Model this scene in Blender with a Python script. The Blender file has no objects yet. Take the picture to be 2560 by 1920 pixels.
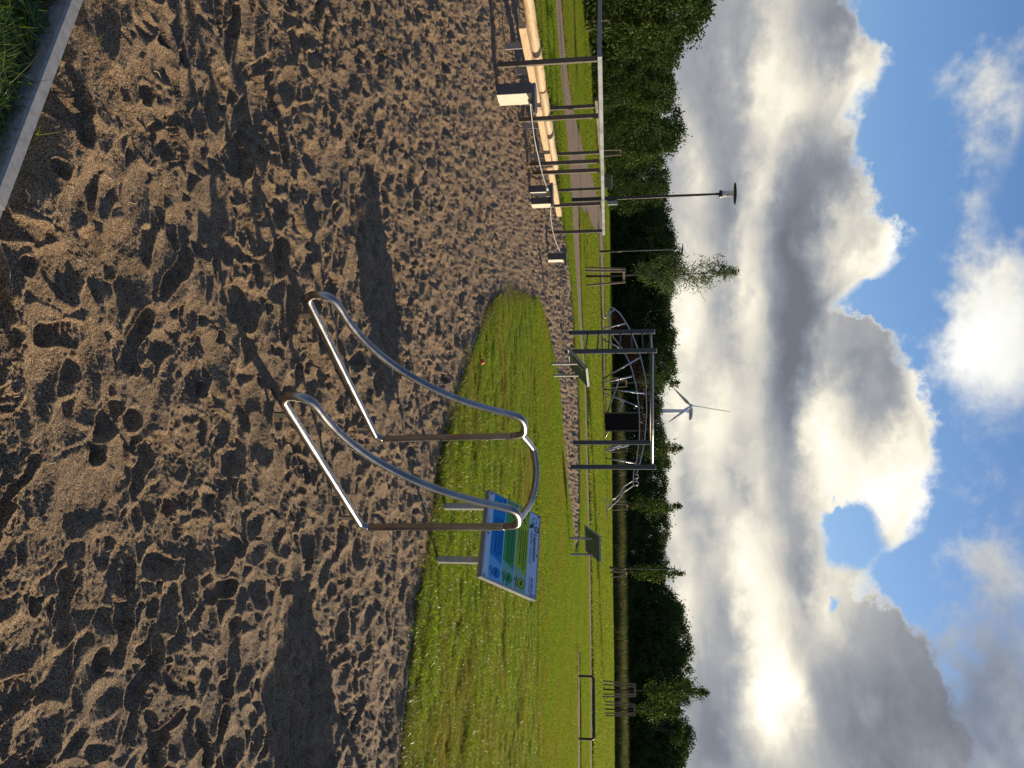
import bpy, bmesh, math, random
import numpy as np
from mathutils import Vector, Matrix
from mathutils.geometry import tessellate_polygon

R = math.radians
scene = bpy.context.scene
COL = scene.collection

# ------------------------------------------------------------------ camera
CAM_H, FOC, PITCH, ROLL = 1.6, 2100.0, math.atan(294 / 2100.0), R(0.60)
F0 = Vector((0, math.cos(PITCH), -math.sin(PITCH)))
U0 = Vector((0, math.sin(PITCH), math.cos(PITCH)))
R0 = Vector((1, 0, 0))
R_IMG = R0 * math.cos(ROLL) - U0 * math.sin(ROLL)
U_IMG = U0 * math.cos(ROLL) + R0 * math.sin(ROLL)
# the phone was held upright, the picture is stored on its side: world up runs to the right
cam_data = bpy.data.cameras.new('camera')
cam = bpy.data.objects.new('camera', cam_data)
COL.objects.link(cam)
cam_data.sensor_fit = 'HORIZONTAL'
cam_data.sensor_width = 36.0
cam_data.lens = FOC / 2560 * 36.0
cam_data.clip_start = 0.05
cam_data.clip_end = 6000
mx, my, mz = U_IMG, -R_IMG, -F0
cam.matrix_world = Matrix(((mx.x, my.x, mz.x, 0), (mx.y, my.y, mz.y, 0), (mx.z, my.z, mz.z, CAM_H), (0, 0, 0, 1)))
scene.camera = cam

def ray(px, py):
    return F0 + U_IMG * ((px - 1280) / FOC) + R_IMG * ((py - 960) / FOC)
def G(px, py, z=0.0):
    """where the sight line of a photograph point meets the level z"""
    d = ray(px, py)
    t = (z - CAM_H) / d.z
    return Vector((d.x * t, d.y * t, z))
def PD(px, py, dist):
    """point on the sight line at the ground distance dist (world Y)"""
    d = ray(px, py)
    t = dist / d.y
    return Vector((d.x * t, dist, CAM_H + d.z * t))
def AE(dx, dy):
    """azimuth, elevation (degrees) of a point given on the 2212 px wide preview"""
    d = ray(dx * 2560 / 2212, dy * 2560 / 2212).normalized()
    return math.degrees(math.atan2(d.x, d.y)), math.degrees(math.asin(d.z))

# ------------------------------------------------------------------ sun, exposure
SUN_AZ, SUN_EL = 53.0, 14.5
sun_data = bpy.data.lights.new('sun', 'SUN')
sun_data.energy = 5.0
sun_data.angle = R(0.5)
sun_data.color = (1.0, 0.83, 0.60)
sun = bpy.data.objects.new('sun', sun_data)
COL.objects.link(sun)
sd = Vector((math.sin(R(SUN_AZ)) * math.cos(R(SUN_EL)), math.cos(R(SUN_AZ)) * math.cos(R(SUN_EL)), math.sin(R(SUN_EL))))
sun.rotation_euler = sd.to_track_quat('Z', 'Y').to_euler()
sun.location = sd * 60
vs = scene.view_settings
vs.view_transform = 'Standard'
vs.look = 'None'
vs.gamma = 1.0
vs.use_curve_mapping = False
vs.exposure = EXPOSURE = 0.45

scene.cycles.use_denoising = True
scene.cycles.denoising_prefilter = 'ACCURATE'
scene.cycles.max_bounces = 8
scene.cycles.transparent_max_bounces = 6

# ------------------------------------------------------------------ node helper
class NG:
    def __init__(s, tree):
        s.t = tree
        s.n = tree.nodes
        s.l = tree.links
    def node(s, kind, **kw):
        n = s.n.new(kind)
        for k, v in kw.items():
            setattr(n, k, v)
        return n
    def put(s, sock, v):
        if hasattr(v, 'is_output'):
            s.l.new(v, sock)
        elif v is not None:
            if isinstance(v, (tuple, list)) and len(v) == 3 and sock.type == 'RGBA':
                v = (*v, 1)
            sock.default_value = v
    def m(s, op, a, b=None, c=None, clamp=False):
        n = s.node('ShaderNodeMath', operation=op, use_clamp=clamp)
        s.put(n.inputs[0], a); s.put(n.inputs[1], b); s.put(n.inputs[2], c)
        return n.outputs[0]
    def vm(s, op, a, b=None):
        n = s.node('ShaderNodeVectorMath', operation=op)
        s.put(n.inputs[0], a); s.put(n.inputs[1], b)
        return n.outputs[0]
    def noise(s, vec, scale, detail=4, rough=0.55, out=0, dist=0.0):
        n = s.node('ShaderNodeTexNoise')
        s.put(n.inputs['Vector'], vec)
        n.inputs['Scale'].default_value = scale
        n.inputs['Detail'].default_value = detail
        n.inputs['Roughness'].default_value = rough
        n.inputs['Distortion'].default_value = dist
        return n.outputs[out]
    def ramp(s, fac, stops, interp='LINEAR'):
        n = s.node('ShaderNodeValToRGB')
        n.color_ramp.interpolation = interp
        els = n.color_ramp.elements
        while len(els) < len(stops):
            els.new(0.5)
        for e, (p, c) in zip(els, stops):
            e.position = p
            e.color = (*c, 1) if len(c) == 3 else c
        s.put(n.inputs[0], fac)
        return n.outputs[0]
    def mix(s, f, a, b, blend='MIX'):
        n = s.node('ShaderNodeMix', data_type='RGBA', blend_type=blend)
        s.put(n.inputs[0], f); s.put(n.inputs[6], a); s.put(n.inputs[7], b)
        return n.outputs[2]
    def rng(s, v, a, b, c=0.0, d=1.0, smooth=True):
        n = s.node('ShaderNodeMapRange', interpolation_type='SMOOTHSTEP' if smooth else 'LINEAR')
        s.put(n.inputs[0], v)
        for i, x in enumerate((a, b, c, d)):
            n.inputs[i + 1].default_value = x
        return n.outputs[0]

# ------------------------------------------------------------------ world: sky with clouds, laid out by compass direction
world = bpy.data.worlds.new('World')
scene.world = world
world.use_nodes = True
world.node_tree.nodes.clear()
g = NG(world.node_tree)
sky = g.node('ShaderNodeTexSky', sky_type='NISHITA')
sky.sun_disc = False
sky.sun_elevation = R(SUN_EL)
sky.sun_rotation = R(SUN_AZ)
sky.air_density = 1.0
sky.dust_density = 0.6
sky.ozone_density = 2.5
tc = g.node('ShaderNodeTexCoord')
dirv = tc.outputs['Generated']
sep = g.node('ShaderNodeSeparateXYZ')
g.put(sep.inputs[0], dirv)
az = g.m('MULTIPLY', g.m('ARCTAN2', sep.outputs[0], sep.outputs[1]), 57.2958)
el = g.m('MULTIPLY', g.m('ARCSINE', sep.outputs[2]), 57.2958)
stretch = g.vm('MULTIPLY', dirv, (1, 1, 1.8))
n_big = g.m('SUBTRACT', g.noise(stretch, 5.0, 3, 0.5), 0.5)
n_mid = g.m('SUBTRACT', g.noise(g.vm('MULTIPLY', dirv, (1, 1, 1.3)), 16.0, 6, 0.6), 0.5)
n_fin = g.m('SUBTRACT', g.noise(dirv, 45.0, 5, 0.62), 0.5)
n_streak = g.m('SUBTRACT', g.noise(g.vm('MULTIPLY', dirv, (1, 1, 2.3)), 9.0, 6, 0.6, dist=0.5), 0.5)
n_lump = g.m('SUBTRACT', g.noise(g.vm('MULTIPLY', dirv, (1, 1, 1.7)), 26.0, 5, 0.55, dist=0.5), 0.5)
# edge of the cloud deck as a function of azimuth
prof = [(-9000, 1850), (0, 1850), (60, 1880), (130, 1905), (200, 1880), (260, 1858), (330, 1872), (400, 1892), (460, 1920), (530, 1948),
        (590, 1925), (625, 1850), (660, 1835), (700, 1925), (760, 1965), (850, 2005), (950, 2032), (1050, 2012), (1150, 1990), (1200, 1905),
        (1260, 1880), (1310, 1905), (1350, 1965), (1440, 2035), (1550, 2090), (1659, 2130)]
def warp_p(ox):
    a = g.m('ADD', az, g.m('ADD', g.m('MULTIPLY', n_mid, 3.0 * ox), g.m('MULTIPLY', n_fin, 1.6 * ox)))
    return a
azw = warp_p(1.0)
fc = g.node('ShaderNodeFloatCurve')
AZR = 32.0
curve = fc.mapping.curves[0]
pts = []
for y, x in prof[1:]:
    a, e = AE(x, y)
    pts.append(((a + AZR) / (2 * AZR), e / 40.0))
pts = [(0.0, pts[0][1])] + pts + [(1.0, pts[-1][1] + 0.02)]
curve.points[0].location = pts[0]
curve.points[1].location = pts[-1]
for p in pts[1:-1]:
    curve.points.new(*p)
fc.mapping.update()
g.put(fc.inputs[1], g.m('DIVIDE', g.m('ADD', azw, AZR), 2 * AZR, clamp=True))
top = g.m('MULTIPLY', fc.outputs[0], 40.0)
puff = g.m('ADD', g.m('ADD', g.m('MULTIPLY', n_big, 1.5), g.m('MULTIPLY', n_mid, 3.2)), g.m('MULTIPLY', n_fin, 2.2))
depth = g.m('SUBTRACT', g.m('ADD', top, puff), el)          # degrees below the ragged cloud edge

comb = g.node('ShaderNodeCombineXYZ')
wob = 2.4
g.put(comb.inputs[0], g.m('ADD', az, g.m('ADD', g.m('MULTIPLY', n_mid, wob * 2.2), g.m('MULTIPLY', n_streak, 3.2))))
g.put(comb.inputs[1], g.m('ADD', el, g.m('ADD', g.m('MULTIPLY', n_big, wob * 1.5), g.m('ADD', g.m('MULTIPLY', n_mid, 2.4), g.m('MULTIPLY', n_fin, 0.8)))))
pvec = comb.outputs[0]
PXD = 31.7
def blobs(items):
    tot = None
    for (x, y, sx, sy, amp) in items:
        a, e = AE(x, y)
        mp = g.node('ShaderNodeMapping', vector_type='TEXTURE')
        mp.inputs['Location'].default_value = (a, e, 0)
        mp.inputs['Scale'].default_value = (sy / PXD * 2.3, sx / PXD * 2.3, 1)
        g.put(mp.inputs['Vector'], pvec)
        gr = g.node('ShaderNodeTexGradient', gradient_type='QUADRATIC_SPHERE')
        g.put(gr.inputs[0], mp.outputs[0])
        v = g.m('MULTIPLY_ADD', gr.outputs[1], amp, tot if tot is not None else 0.0)
        tot = v
    return tot
shade = blobs([
    (1545, 130, 55, 190, -.55), (1650, 150, 45, 150, .75), (1700, 240, 50, 80, .6), (1812, 40, 75, 80, -.75), (1845, 185, 50, 75, .95),
    (1780, 340, 75, 70, -.55), (1740, 430, 50, 60, -.35), (1716, 540, 40, 150, -1.0), (1705, 740, 38, 150, -1.0), (1700, 900, 34, 120, -.7), (1820, 480, 50, 60, .45),
    (1925, 545, 36, 50, 1.2), (1860, 590, 45, 45, .8), (1855, 790, 90, 85, -.75), (1925, 900, 60, 60, -.35), (1985, 850, 25, 60, .6),
    (1800, 945, 60, 150, 1.25), (1915, 1090, 90, 95, 1.5), (1990, 1000, 45, 90, 1.0), (1600, 1040, 24, 100, -.7), (1548, 930, 60, 110, 1.0),
    (1500, 1050, 24, 150, -.65), (1715, 1240, 42, 150, -.85), (1619, 1215, 55, 200, .95), (1790, 1310, 60, 100, 1.1), (1672, 1525, 55, 70, 1.1),
    (1700, 1490, 28, 36, 1.0), (1655, 1560, 24, 40, .7), (1690, 1420, 45, 130, 1.0), (1640, 1390, 30, 120, .8), (1940, 1520, 150, 180, -.72),
    (1840, 1570, 50, 150, -.3), (1540, 1560, 65, 150, -.75), (1590, 420, 50, 130, -.55), (1650, 400, 34, 80, .75), (1495, 380, 34, 80, .8),
    (1495, 640, 40, 90, .7), (1506, 722, 24, 40, .9), (1620, 640, 44, 120, .9), (1560, 640, 26, 80, -.35), (1475, 900, 30, 220, .7),
    (1480, 1330, 36, 150, .8), (1560, 1330, 22, 70, -.4), (2130, 760, 90, 110, 1.2), (2100, 430, 60, 140, .1), (2130, 180, 70, 120, -.05),
    (2160, 1260, 90, 180, -.55), (2170, 1450, 90, 140, -.5), (2150, 1600, 110, 150, -.45), (1810, 1120, 25, 40, .5)])
lum0 = g.m('ADD', g.m('MULTIPLY', shade, 0.44), 0.46)
lum = g.m('ADD', lum0,
          g.m('ADD', g.m('MULTIPLY', n_streak, 0.26), g.m('ADD', g.m('MULTIPLY', n_mid, 0.30), g.m('ADD', g.m('MULTIPLY', n_lump, 0.24), g.m('MULTIPLY', n_fin, g.rng(lum0, .35, .75, .04, .22))))))
rim = g.m('MULTIPLY', g.rng(depth, 0.1, 1.2, 1.0, 0.0), g.rng(az, 12, 20, 0.30, 0.14))
lum = g.m('ADD', lum, rim)
holes = g.m('ADD', blobs([(1855, 1175, 62, 62, 1.8), (1815, 1110, 36, 46, 1.0), (1816, 1315, 20, 26, 1.3)]), g.m('ADD', g.m('MULTIPLY', n_mid, 0.9), g.m('MULTIPLY', n_fin, 0.7)))
deck = g.m('MULTIPLY', g.rng(depth, -0.2, 0.9), g.rng(holes, 0.42, 1.0, 1.0, 0.0))
wisps = blobs([(2140, 765, 95, 115, 1.9), (2120, 170, 60, 120, .75), (2180, 260, 40, 110, .6), (2105, 430, 42, 100, .65), (2190, 620, 50, 100, .9),
               (2165, 1230, 80, 160, .95), (2160, 1420, 70, 130, .7), (2150, 1600, 110, 150, 1.5), (2070, 1610, 70, 100, .8), (2100, 560, 40, 80, .5)])
wm = g.m('ADD', wisps, g.m('ADD', g.m('MULTIPLY', n_mid, 1.4), g.m('MULTIPLY', n_fin, 0.7)))
# overhead and behind: scattered clouds in the same proportion as in view
n_over = g.noise(g.vm('MULTIPLY', dirv, (1, 1, 1.2)), 3.2, 6, 0.6)
over = g.m('MULTIPLY', g.rng(n_over, 0.54, 0.70), g.rng(el, 24.0, 34.0))
wmask = g.rng(wm, 0.25, 1.35, 0.0, 0.88)
mask = g.m('MAXIMUM', deck, g.m('MAXIMUM', wmask, over))
lum = g.m('SUBTRACT', lum, g.m('MULTIPLY', over, 0.22))
ccol = g.ramp(g.m('MULTIPLY', lum, 0.7), [(0.0, (.155, .17, .205)), (0.14, (.225, .245, .285)), (0.28, (.37, .38, .395)), (0.42, (.64, .61, .54)),
                       (0.56, (.90, .85, .70)), (0.78, (1.02, 1.0, .92)), (1.0, (1.35, 1.3, 1.15))])
blue = g.ramp(g.m('DIVIDE', el, 60.0, clamp=True), [(0.0, (.50, .66, .86)), (0.12, (.30, .50, .82)), (0.28, (.15, .33, .70)), (0.40, (.085, .215, .54)), (0.7, (.05, .12, .34)), (1.0, (.04, .09, .27))])
bg1 = g.node('ShaderNodeBackground'); g.put(bg1.inputs[0], sky.outputs[0]); bg1.inputs[1].default_value = 0.05
bg1b = g.node('ShaderNodeBackground'); g.put(bg1b.inputs[0], blue); bg1b.inputs[1].default_value = 0.42
add = g.node('ShaderNodeAddShader'); g.l.new(bg1.outputs[0], add.inputs[0]); g.l.new(bg1b.outputs[0], add.inputs[1])
bg2 = g.node('ShaderNodeBackground'); g.put(bg2.inputs[0], ccol); bg2.inputs[1].default_value = 0.80
mixs = g.node('ShaderNodeMixShader')
g.put(mixs.inputs[0], mask)
g.l.new(add.outputs[0], mixs.inputs[1]); g.l.new(bg2.outputs[0], mixs.inputs[2])
wout = g.node('ShaderNodeOutputWorld')
g.l.new(mixs.outputs[0], wout.inputs[0])
world.cycles.sampling_method = 'MANUAL'
world.cycles.sample_map_resolution = 512

# ------------------------------------------------------------------ materials
def material(name, build=None, color=(.5, .5, .5), rough=.6, metal=0.0, spec=0.5, var=0.0, vscale=8.0, bump=0.0, bscale=60.0):
    mt = bpy.data.materials.new(name)
    mt.use_nodes = True
    mt.node_tree.nodes.clear()
    q = NG(mt.node_tree)
    out = q.node('ShaderNodeOutputMaterial')
    if build:
        build(q, out)
        return mt
    b = q.node('ShaderNodeBsdfPrincipled')
    b.inputs['Roughness'].default_value = rough
    b.inputs['Metallic'].default_value = metal
    b.inputs['Specular IOR Level'].default_value = spec
    co = q.node('ShaderNodeTexCoord').outputs['Object']
    nz = q.noise(co, vscale, 5, 0.6)
    if var:
        dark = tuple(c * (1 - var) for c in color)
        lite = tuple(min(1, c * (1 + var * .8)) for c in color)
        q.put(b.inputs['Base Color'], q.ramp(nz, [(0.3, dark), (0.5, color), (0.72, lite)]))
        q.put(b.inputs['Roughness'], q.rng(nz, 0.3, 0.7, max(0.05, rough - .1), min(1, rough + .12)))
    else:
        b.inputs['Base Color'].default_value = (*color, 1)
    if bump:
        bp = q.node('ShaderNodeBump')
        bp.inputs['Strength'].default_value = bump
        bp.inputs['Distance'].default_value = 0.01
        q.put(bp.inputs['Height'], q.noise(co, bscale, 4, 0.6))
        q.l.new(bp.outputs[0], b.inputs['Normal'])
    q.l.new(b.outputs[0], out.inputs[0])
    return mt

def sand_build(q, out):
    b = q.node('ShaderNodeBsdfPrincipled')
    geo = q.node('ShaderNodeNewGeometry')
    p = geo.outputs['Position']
    grain = q.noise(p, 420, 2, 0.7)
    grain2 = q.noise(p, 210, 2, 0.8)
    patch = q.noise(p, 1.3, 4, 0.6)
    lump = q.noise(p, 22, 5, 0.65)
    base = q.ramp(lump, [(0.28, (.165, .112, .065)), (0.5, (.29, .204, .122)), (0.72, (.41, .30, .185))])
    base = q.mix(q.rng(patch, .35, .7, 0, .45), base, (.19, .145, .105))
    speck = q.ramp(grain2, [(0.38, (.16, .14, .13)), (0.47, (.70, .67, .65)), (0.54, (1.1, 1.08, 1.02)), (0.64, (1.95, 1.85, 1.7))])
    base = q.mix(0.95, base, speck, 'MULTIPLY')
    q.put(b.inputs['Base Color'], base)
    b.inputs['Roughness'].default_value = 0.85
    b.inputs['Specular IOR Level'].default_value = 0.25
    hgt = q.m('ADD', q.m('MULTIPLY', grain2, 0.8), q.m('ADD', q.m('MULTIPLY', grain, 0.35), q.m('MULTIPLY', lump, 1.2)))
    bp = q.node('ShaderNodeBump')
    bp.inputs['Strength'].default_value = 0.9
    bp.inputs['Distance'].default_value = 0.012
    q.put(bp.inputs['Height'], hgt)
    q.l.new(bp.outputs[0], b.inputs['Normal'])
    q.l.new(b.outputs[0], out.inputs[0])
M_SAND = material('coarse_sand', sand_build)

def soil_build(q, out):
    b = q.node('ShaderNodeBsdfPrincipled')
    p = q.node('ShaderNodeNewGeometry').outputs['Position']
    n1 = q.noise(p, 0.35, 5, 0.6); n2 = q.noise(p, 9, 6, 0.7)
    c = q.ramp(n2, [(0.3, (.025, .034, .010)), (0.5, (.05, .062, .015)), (0.75, (.10, .10, .03))])
    c = q.mix(q.rng(n1, .45, .7, 0, .5), c, (.10, .095, .03))
    q.put(b.inputs['Base Color'], c)
    b.inputs['Roughness'].default_value = .9
    bp = q.node('ShaderNodeBump'); bp.inputs['Strength'].default_value = 1.0; bp.inputs['Distance'].default_value = 0.05
    q.put(bp.inputs['Height'], n2); q.l.new(bp.outputs[0], b.inputs['Normal'])
    q.l.new(b.outputs[0], out.inputs[0])
M_GROUND = material('turf_ground', soil_build)

def mulch_build(q, out):
    b = q.node('ShaderNodeBsdfPrincipled')
    p = q.node('ShaderNodeNewGeometry').outputs['Position']
    n1 = q.noise(p, 30, 6, 0.75); n2 = q.noise(p, 1.2, 4, 0.6)
    c = q.ramp(n1, [(0.3, (.11, .07, .04)), (0.5, (.28, .19, .12)), (0.72, (.42, .31, .21))])
    c = q.mix(q.rng(n2, .4, .75, 0, .35), c, (.13, .10, .085))
    q.put(b.inputs['Base Color'], c)
    b.inputs['Roughness'].default_value = .95
    bp = q.node('ShaderNodeBump'); bp.inputs['Strength'].default_value = 1.0; bp.inputs['Distance'].default_value = 0.04
    q.put(bp.inputs['Height'], n1); q.l.new(bp.outputs[0], b.inputs['Normal'])
    q.l.new(b.outputs[0], out.inputs[0])
M_MULCH = material('fine_gravel_path', mulch_build)

def leaf_mat(name, dark, mid, lite, trans=.45, rough=.45, spec=.5, brown=None, cell=.25):
    def build(q, out):
        oi = q.node('ShaderNodeObjectInfo')
        geo = q.node('ShaderNodeNewGeometry')
        rnd = q.m('FRACT', q.m('ADD', oi.outputs['Random'], geo.outputs['Random Per Island']))
        c = q.ramp(rnd, [(0.0, dark), (0.5, mid), (1.0, lite)])
        if brown:
            n = q.noise(oi.outputs['Location'], cell, 5, 0.65)
            n2 = q.noise(oi.outputs['Location'], cell * 6, 3, 0.6)
            n = q.m('ADD', n, q.m('MULTIPLY', q.m('SUBTRACT', n2, .5), .5))
            c = q.mix(q.rng(n, .45, .67, 0, .85), c, brown)
        b = q.node('ShaderNodeBsdfPrincipled')
        q.put(b.inputs['Base Color'], c)
        b.inputs['Roughness'].default_value = rough
        b.inputs['Specular IOR Level'].default_value = spec
        t = q.node('ShaderNodeBsdfTranslucent')
        q.put(t.inputs[0], q.mix(1.0, c, (1.25, 1.35, .55), 'MULTIPLY'))
        mx_ = q.node('ShaderNodeMixShader'); mx_.inputs[0].default_value = trans
        q.l.new(b.outputs[0], mx_.inputs[1]); q.l.new(t.outputs[0], mx_.inputs[2])
        q.l.new(mx_.outputs[0], out.inputs[0])
    return material(name, build)
M_BLADE = leaf_mat('grass_blade', (.05, .10, .010), (.165, .225, .020), (.38, .40, .065), .52, .38, .40, brown=(.24, .195, .05), cell=.45)
M_BLADE_FAR = leaf_mat('grass_blade_far', (.06, .115, .010), (.165, .23, .022), (.32, .35, .055), .52, .6, .15, brown=(.24, .20, .05), cell=.3)
M_BLADE2 = leaf_mat('grass_blade_near', (.035, .08, .012), (.07, .14, .02), (.17, .20, .04), .45, .35, .7)
M_FRINGE = leaf_mat('grass_fringe', (.07, .075, .015), (.14, .13, .03), (.24, .21, .06), .4, .4, .5)
M_REED = leaf_mat('tall_grass_blade', (.05, .06, .02), (.09, .10, .03), (.14, .13, .05), .35, .6, .3)
M_LEAF = leaf_mat('leaf_dark', (.024, .044, .012), (.042, .070, .017), (.062, .098, .022), .20, .75, .12)
M_LEAF_SUNLIT = leaf_mat('leaf_sunlit', (.028, .052, .012), (.046, .08, .017), (.075, .115, .025), .2, .7, .12)  # lighter copy of the dark leaf, side sunlight put into the colour
M_WILLOW = leaf_mat('leaf_willow', (.05, .08, .03), (.09, .13, .05), (.15, .19, .08), .32, .6, .2)
M_YOUNG = leaf_mat('leaf_young', (.03, .055, .012), (.06, .095, .018), (.11, .14, .03), .32, .65, .15)
M_BARK = material('bark', color=(.09, .065, .045), rough=.9, var=.4, vscale=14, bump=.6, bscale=30)

def steel_build(q, out):
    b = q.node('ShaderNodeBsdfPrincipled')
    co = q.node('ShaderNodeTexCoord').outputs['Object']
    n = q.noise(co, 7, 6, .65); n2 = q.noise(co, 90, 3, .6)
    q.put(b.inputs['Base Color'], q.ramp(n, [(.3, (.26, .245, .225)), (.7, (.40, .385, .36))]))
    b.inputs['Metallic'].default_value = 1.0
    q.put(b.inputs['Roughness'], q.m('ADD', q.rng(n, .3, .7, .24, .36), q.m('MULTIPLY', n2, .03)))
    q.l.new(b.outputs[0], out.inputs[0])
M_STEEL = material('brushed_steel', steel_build)
M_GALV = material('galvanised_steel', color=(.33, .33, .32), rough=.55, metal=.1, var=.25, vscale=30)
M_FRAME = material('brown_painted_steel', color=(.105, .088, .062), rough=.5, metal=.2, var=.3, vscale=6)
M_RAIL = material('aluminium_rail', color=(.19, .21, .24), rough=.45, metal=.1, var=.12, vscale=5)
M_BLUEGREY = material('blue_grey_coated_steel', color=(.042, .056, .07), rough=.5, metal=.0, var=.15, vscale=4)
M_STEELTUBE = material('pale_steel_tube', color=(.55, .55, .54), rough=.35, metal=.7, var=.1)
M_BLACK = material('black_paint', color=(.018, .02, .022), rough=.4, var=.2)
M_PANEL = material('dark_board', color=(.018, .014, .013), rough=.85, spec=.15, var=.3)
M_CREAM = material('cream_coated_metal', color=(.60, .56, .45), rough=.55, var=.08, vscale=12, bump=.1)
M_DARKGREY = material('dark_grey_plastic_and_shade', color=(.085, .09, .095), rough=.6, var=.2)
M_KERB = material('concrete_kerb', color=(.25, .25, .245), rough=.85, var=.28, vscale=40, bump=.15, bscale=300)
M_ROPE = material('pale_rope', color=(.45, .42, .36), rough=.8, var=.2, vscale=60)
M_BOARDBACK = material('panel_back', color=(.22, .27, .22), rough=.5, var=.1)
M_WHITE = material('white_paint', color=(.72, .74, .76), rough=.4, var=.06, vscale=.1)
M_RED = material('red_paint', color=(.42, .03, .02), rough=.45)
M_REDROPE = material('red_climbing_rope', color=(.16, .025, .025), rough=.8, var=.3)
M_STAKE = material('weathered_stake', color=(.26, .19, .12), rough=.85, var=.35, vscale=9, bump=.4)
M_GLASS = None
def glass_build(q, out):
    b = q.node('ShaderNodeBsdfPrincipled')
    b.inputs['Base Color'].default_value = (.85, .9, .92, 1)
    b.inputs['Roughness'].default_value = .12
    b.inputs['Transmission Weight'].default_value = .75
    b.inputs['IOR'].default_value = 1.3
    q.l.new(b.outputs[0], out.inputs[0])
M_GLASS = material('lamp_glass', glass_build)
def wood_build(q, out):
    b = q.node('ShaderNodeBsdfPrincipled')
    co = q.node('ShaderNodeTexCoord').outputs['Object']
    mp = q.node('ShaderNodeMapping'); mp.inputs['Rotation'].default_value = (0, 0, 0)
    mp.inputs['Scale'].default_value = (9, 1.4, 22); q.put(mp.inputs[0], co)
    n = q.noise(mp.outputs[0], 2.5, 6, .6, dist=.6)
    k = q.noise(co, 3.2, 2, .4)
    c = q.ramp(n, [(.25, (.34, .20, .09)), (.5, (.58, .41, .22)), (.75, (.70, .53, .32))])
    c = q.mix(q.rng(k, .70, .78, 0, .7), c, (.28, .15, .07))
    q.put(b.inputs['Base Color'], c)
    b.inputs['Roughness'].default_value = .65
    bp = q.node('ShaderNodeBump'); bp.inputs['Strength'].default_value = .25; bp.inputs['Distance'].default_value = .004
    q.put(bp.inputs['Height'], n); q.l.new(bp.outputs[0], b.inputs['Normal'])
    q.l.new(b.outputs[0], out.inputs[0])
M_WOOD = material('debarked_timber', wood_build)

# ------------------------------------------------------------------ mesh helpers
class MB:
    def __init__(s):
        s.v = []; s.f = []
    def add(s, verts, faces):
        o = len(s.v)
        s.v += [tuple(p) for p in verts]
        s.f += [tuple(i + o for i in f) for f in faces]
        return s
    def hexa(s, lo4, hi4):
        return s.add(list(lo4) + list(hi4), [(3, 2, 1, 0), (4, 5, 6, 7), (0, 1, 5, 4), (1, 2, 6, 5), (2, 3, 7, 6), (3, 0, 4, 7)])
    def bar(s, p, q_, w, d, side=None, bev=0.0):
        """rectangular bar from p to q_: width w along side, depth d across; edges chamfered by bev"""
        p, q_ = Vector(p), Vector(q_)
        t = (q_ - p).normalized()
        side = Vector(side) if side is not None else (Vector((0, 0, 1)) if abs(t.z) < .9 else Vector((1, 0, 0)))
        a = (side - t * side.dot(t)).normalized()
        b = t.cross(a)
        if bev <= 0:
            pr = [(-w / 2, -d / 2), (w / 2, -d / 2), (w / 2, d / 2), (-w / 2, d / 2)]
        else:
            e = bev
            pr = [(-w / 2 + e, -d / 2), (w / 2 - e, -d / 2), (w / 2, -d / 2 + e), (w / 2, d / 2 - e), (w / 2 - e, d / 2), (-w / 2 + e, d / 2), (-w / 2, d / 2 - e), (-w / 2, -d / 2 + e)]
        n = len(pr)
        vs_ = [c + a * x + b * y for c in (p, q_) for x, y in pr]
        fs = [(i, (i + 1) % n, n + (i + 1) % n, n + i) for i in range(n)] + [tuple(range(n))[::-1], tuple(range(n, 2 * n))]
        return s.add(vs_, fs)
    def tube(s, pts, r, n=10, closed=False, caps=True):
        pts = [Vector(p) for p in pts]
        rr = r if isinstance(r, (list, tuple)) else [r] * len(pts)
        m_ = len(pts)
        tang = []
        for i in range(m_):
            if closed:
                t = pts[(i + 1) % m_] - pts[i - 1]
            else:
                t = pts[min(i + 1, m_ - 1)] - pts[max(i - 1, 0)]
            tang.append(t.normalized())
        ref = Vector((0, 0, 1)) if abs(tang[0].z) < .9 else Vector((1, 0, 0))
        a = (ref - tang[0] * ref.dot(tang[0])).normalized()
        vs_ = []
        for i in range(m_):
            a = (a - tang[i] * a.dot(tang[i])).normalized()
            b = tang[i].cross(a)
            for k in range(n):
                w = 2 * math.pi * k / n
                vs_.append(pts[i] + (a * math.cos(w) + b * math.sin(w)) * rr[i])
        fs = []
        for i in range(m_ if closed else m_ - 1):
            j = (i + 1) % m_
            off = 0
            if closed and j == 0:      # line the first and last ring up
                d0 = [(vs_[i * n] - vs_[k]).length for k in range(n)]
                off = d0.index(min(d0))
            for k in range(n):
                fs.append((i * n + k, i * n + (k + 1) % n, j * n + (k + 1 + off) % n, j * n + (k + off) % n))
        if caps and not closed:
            fs.append(tuple(range(n))[::-1]); fs.append(tuple((m_ - 1) * n + k for k in range(n)))
        return s.add(vs_, fs)
    def disc(s, c, r, z0, z1, n=24, r1=None):
        r1 = r if r1 is None else r1
        c = Vector(c)
        vs_ = [c + Vector((math.cos(2 * math.pi * k / n) * rr, math.sin(2 * math.pi * k / n) * rr, z)) for rr, z in ((r, z0), (r1, z1)) for k in range(n)]
        fs = [(k, (k + 1) % n, n + (k + 1) % n, n + k) for k in range(n)] + [tuple(range(n))[::-1], tuple(range(n, 2 * n))]
        return s.add(vs_, fs)
    def build(s, name, mat, parent=None, smooth=False, world=True):
        off = parent_loc(parent) if (parent is not None and world) else Vector((0, 0, 0))
        me = bpy.data.meshes.new(name)
        me.from_pydata([(x - off.x, y - off.y, z - off.z) for x, y, z in s.v], [], s.f)
        me.materials.append(mat)
        if smooth:
            me.shade_smooth() if smooth is True else me.shade_smooth()
            if smooth == 'auto':
                me.set_sharp_from_angle(angle=R(40))
        me.update()
        o = bpy.data.objects.new(name, me)
        COL.objects.link(o)
        if parent is not None:
            o.parent = parent
        return o
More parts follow.
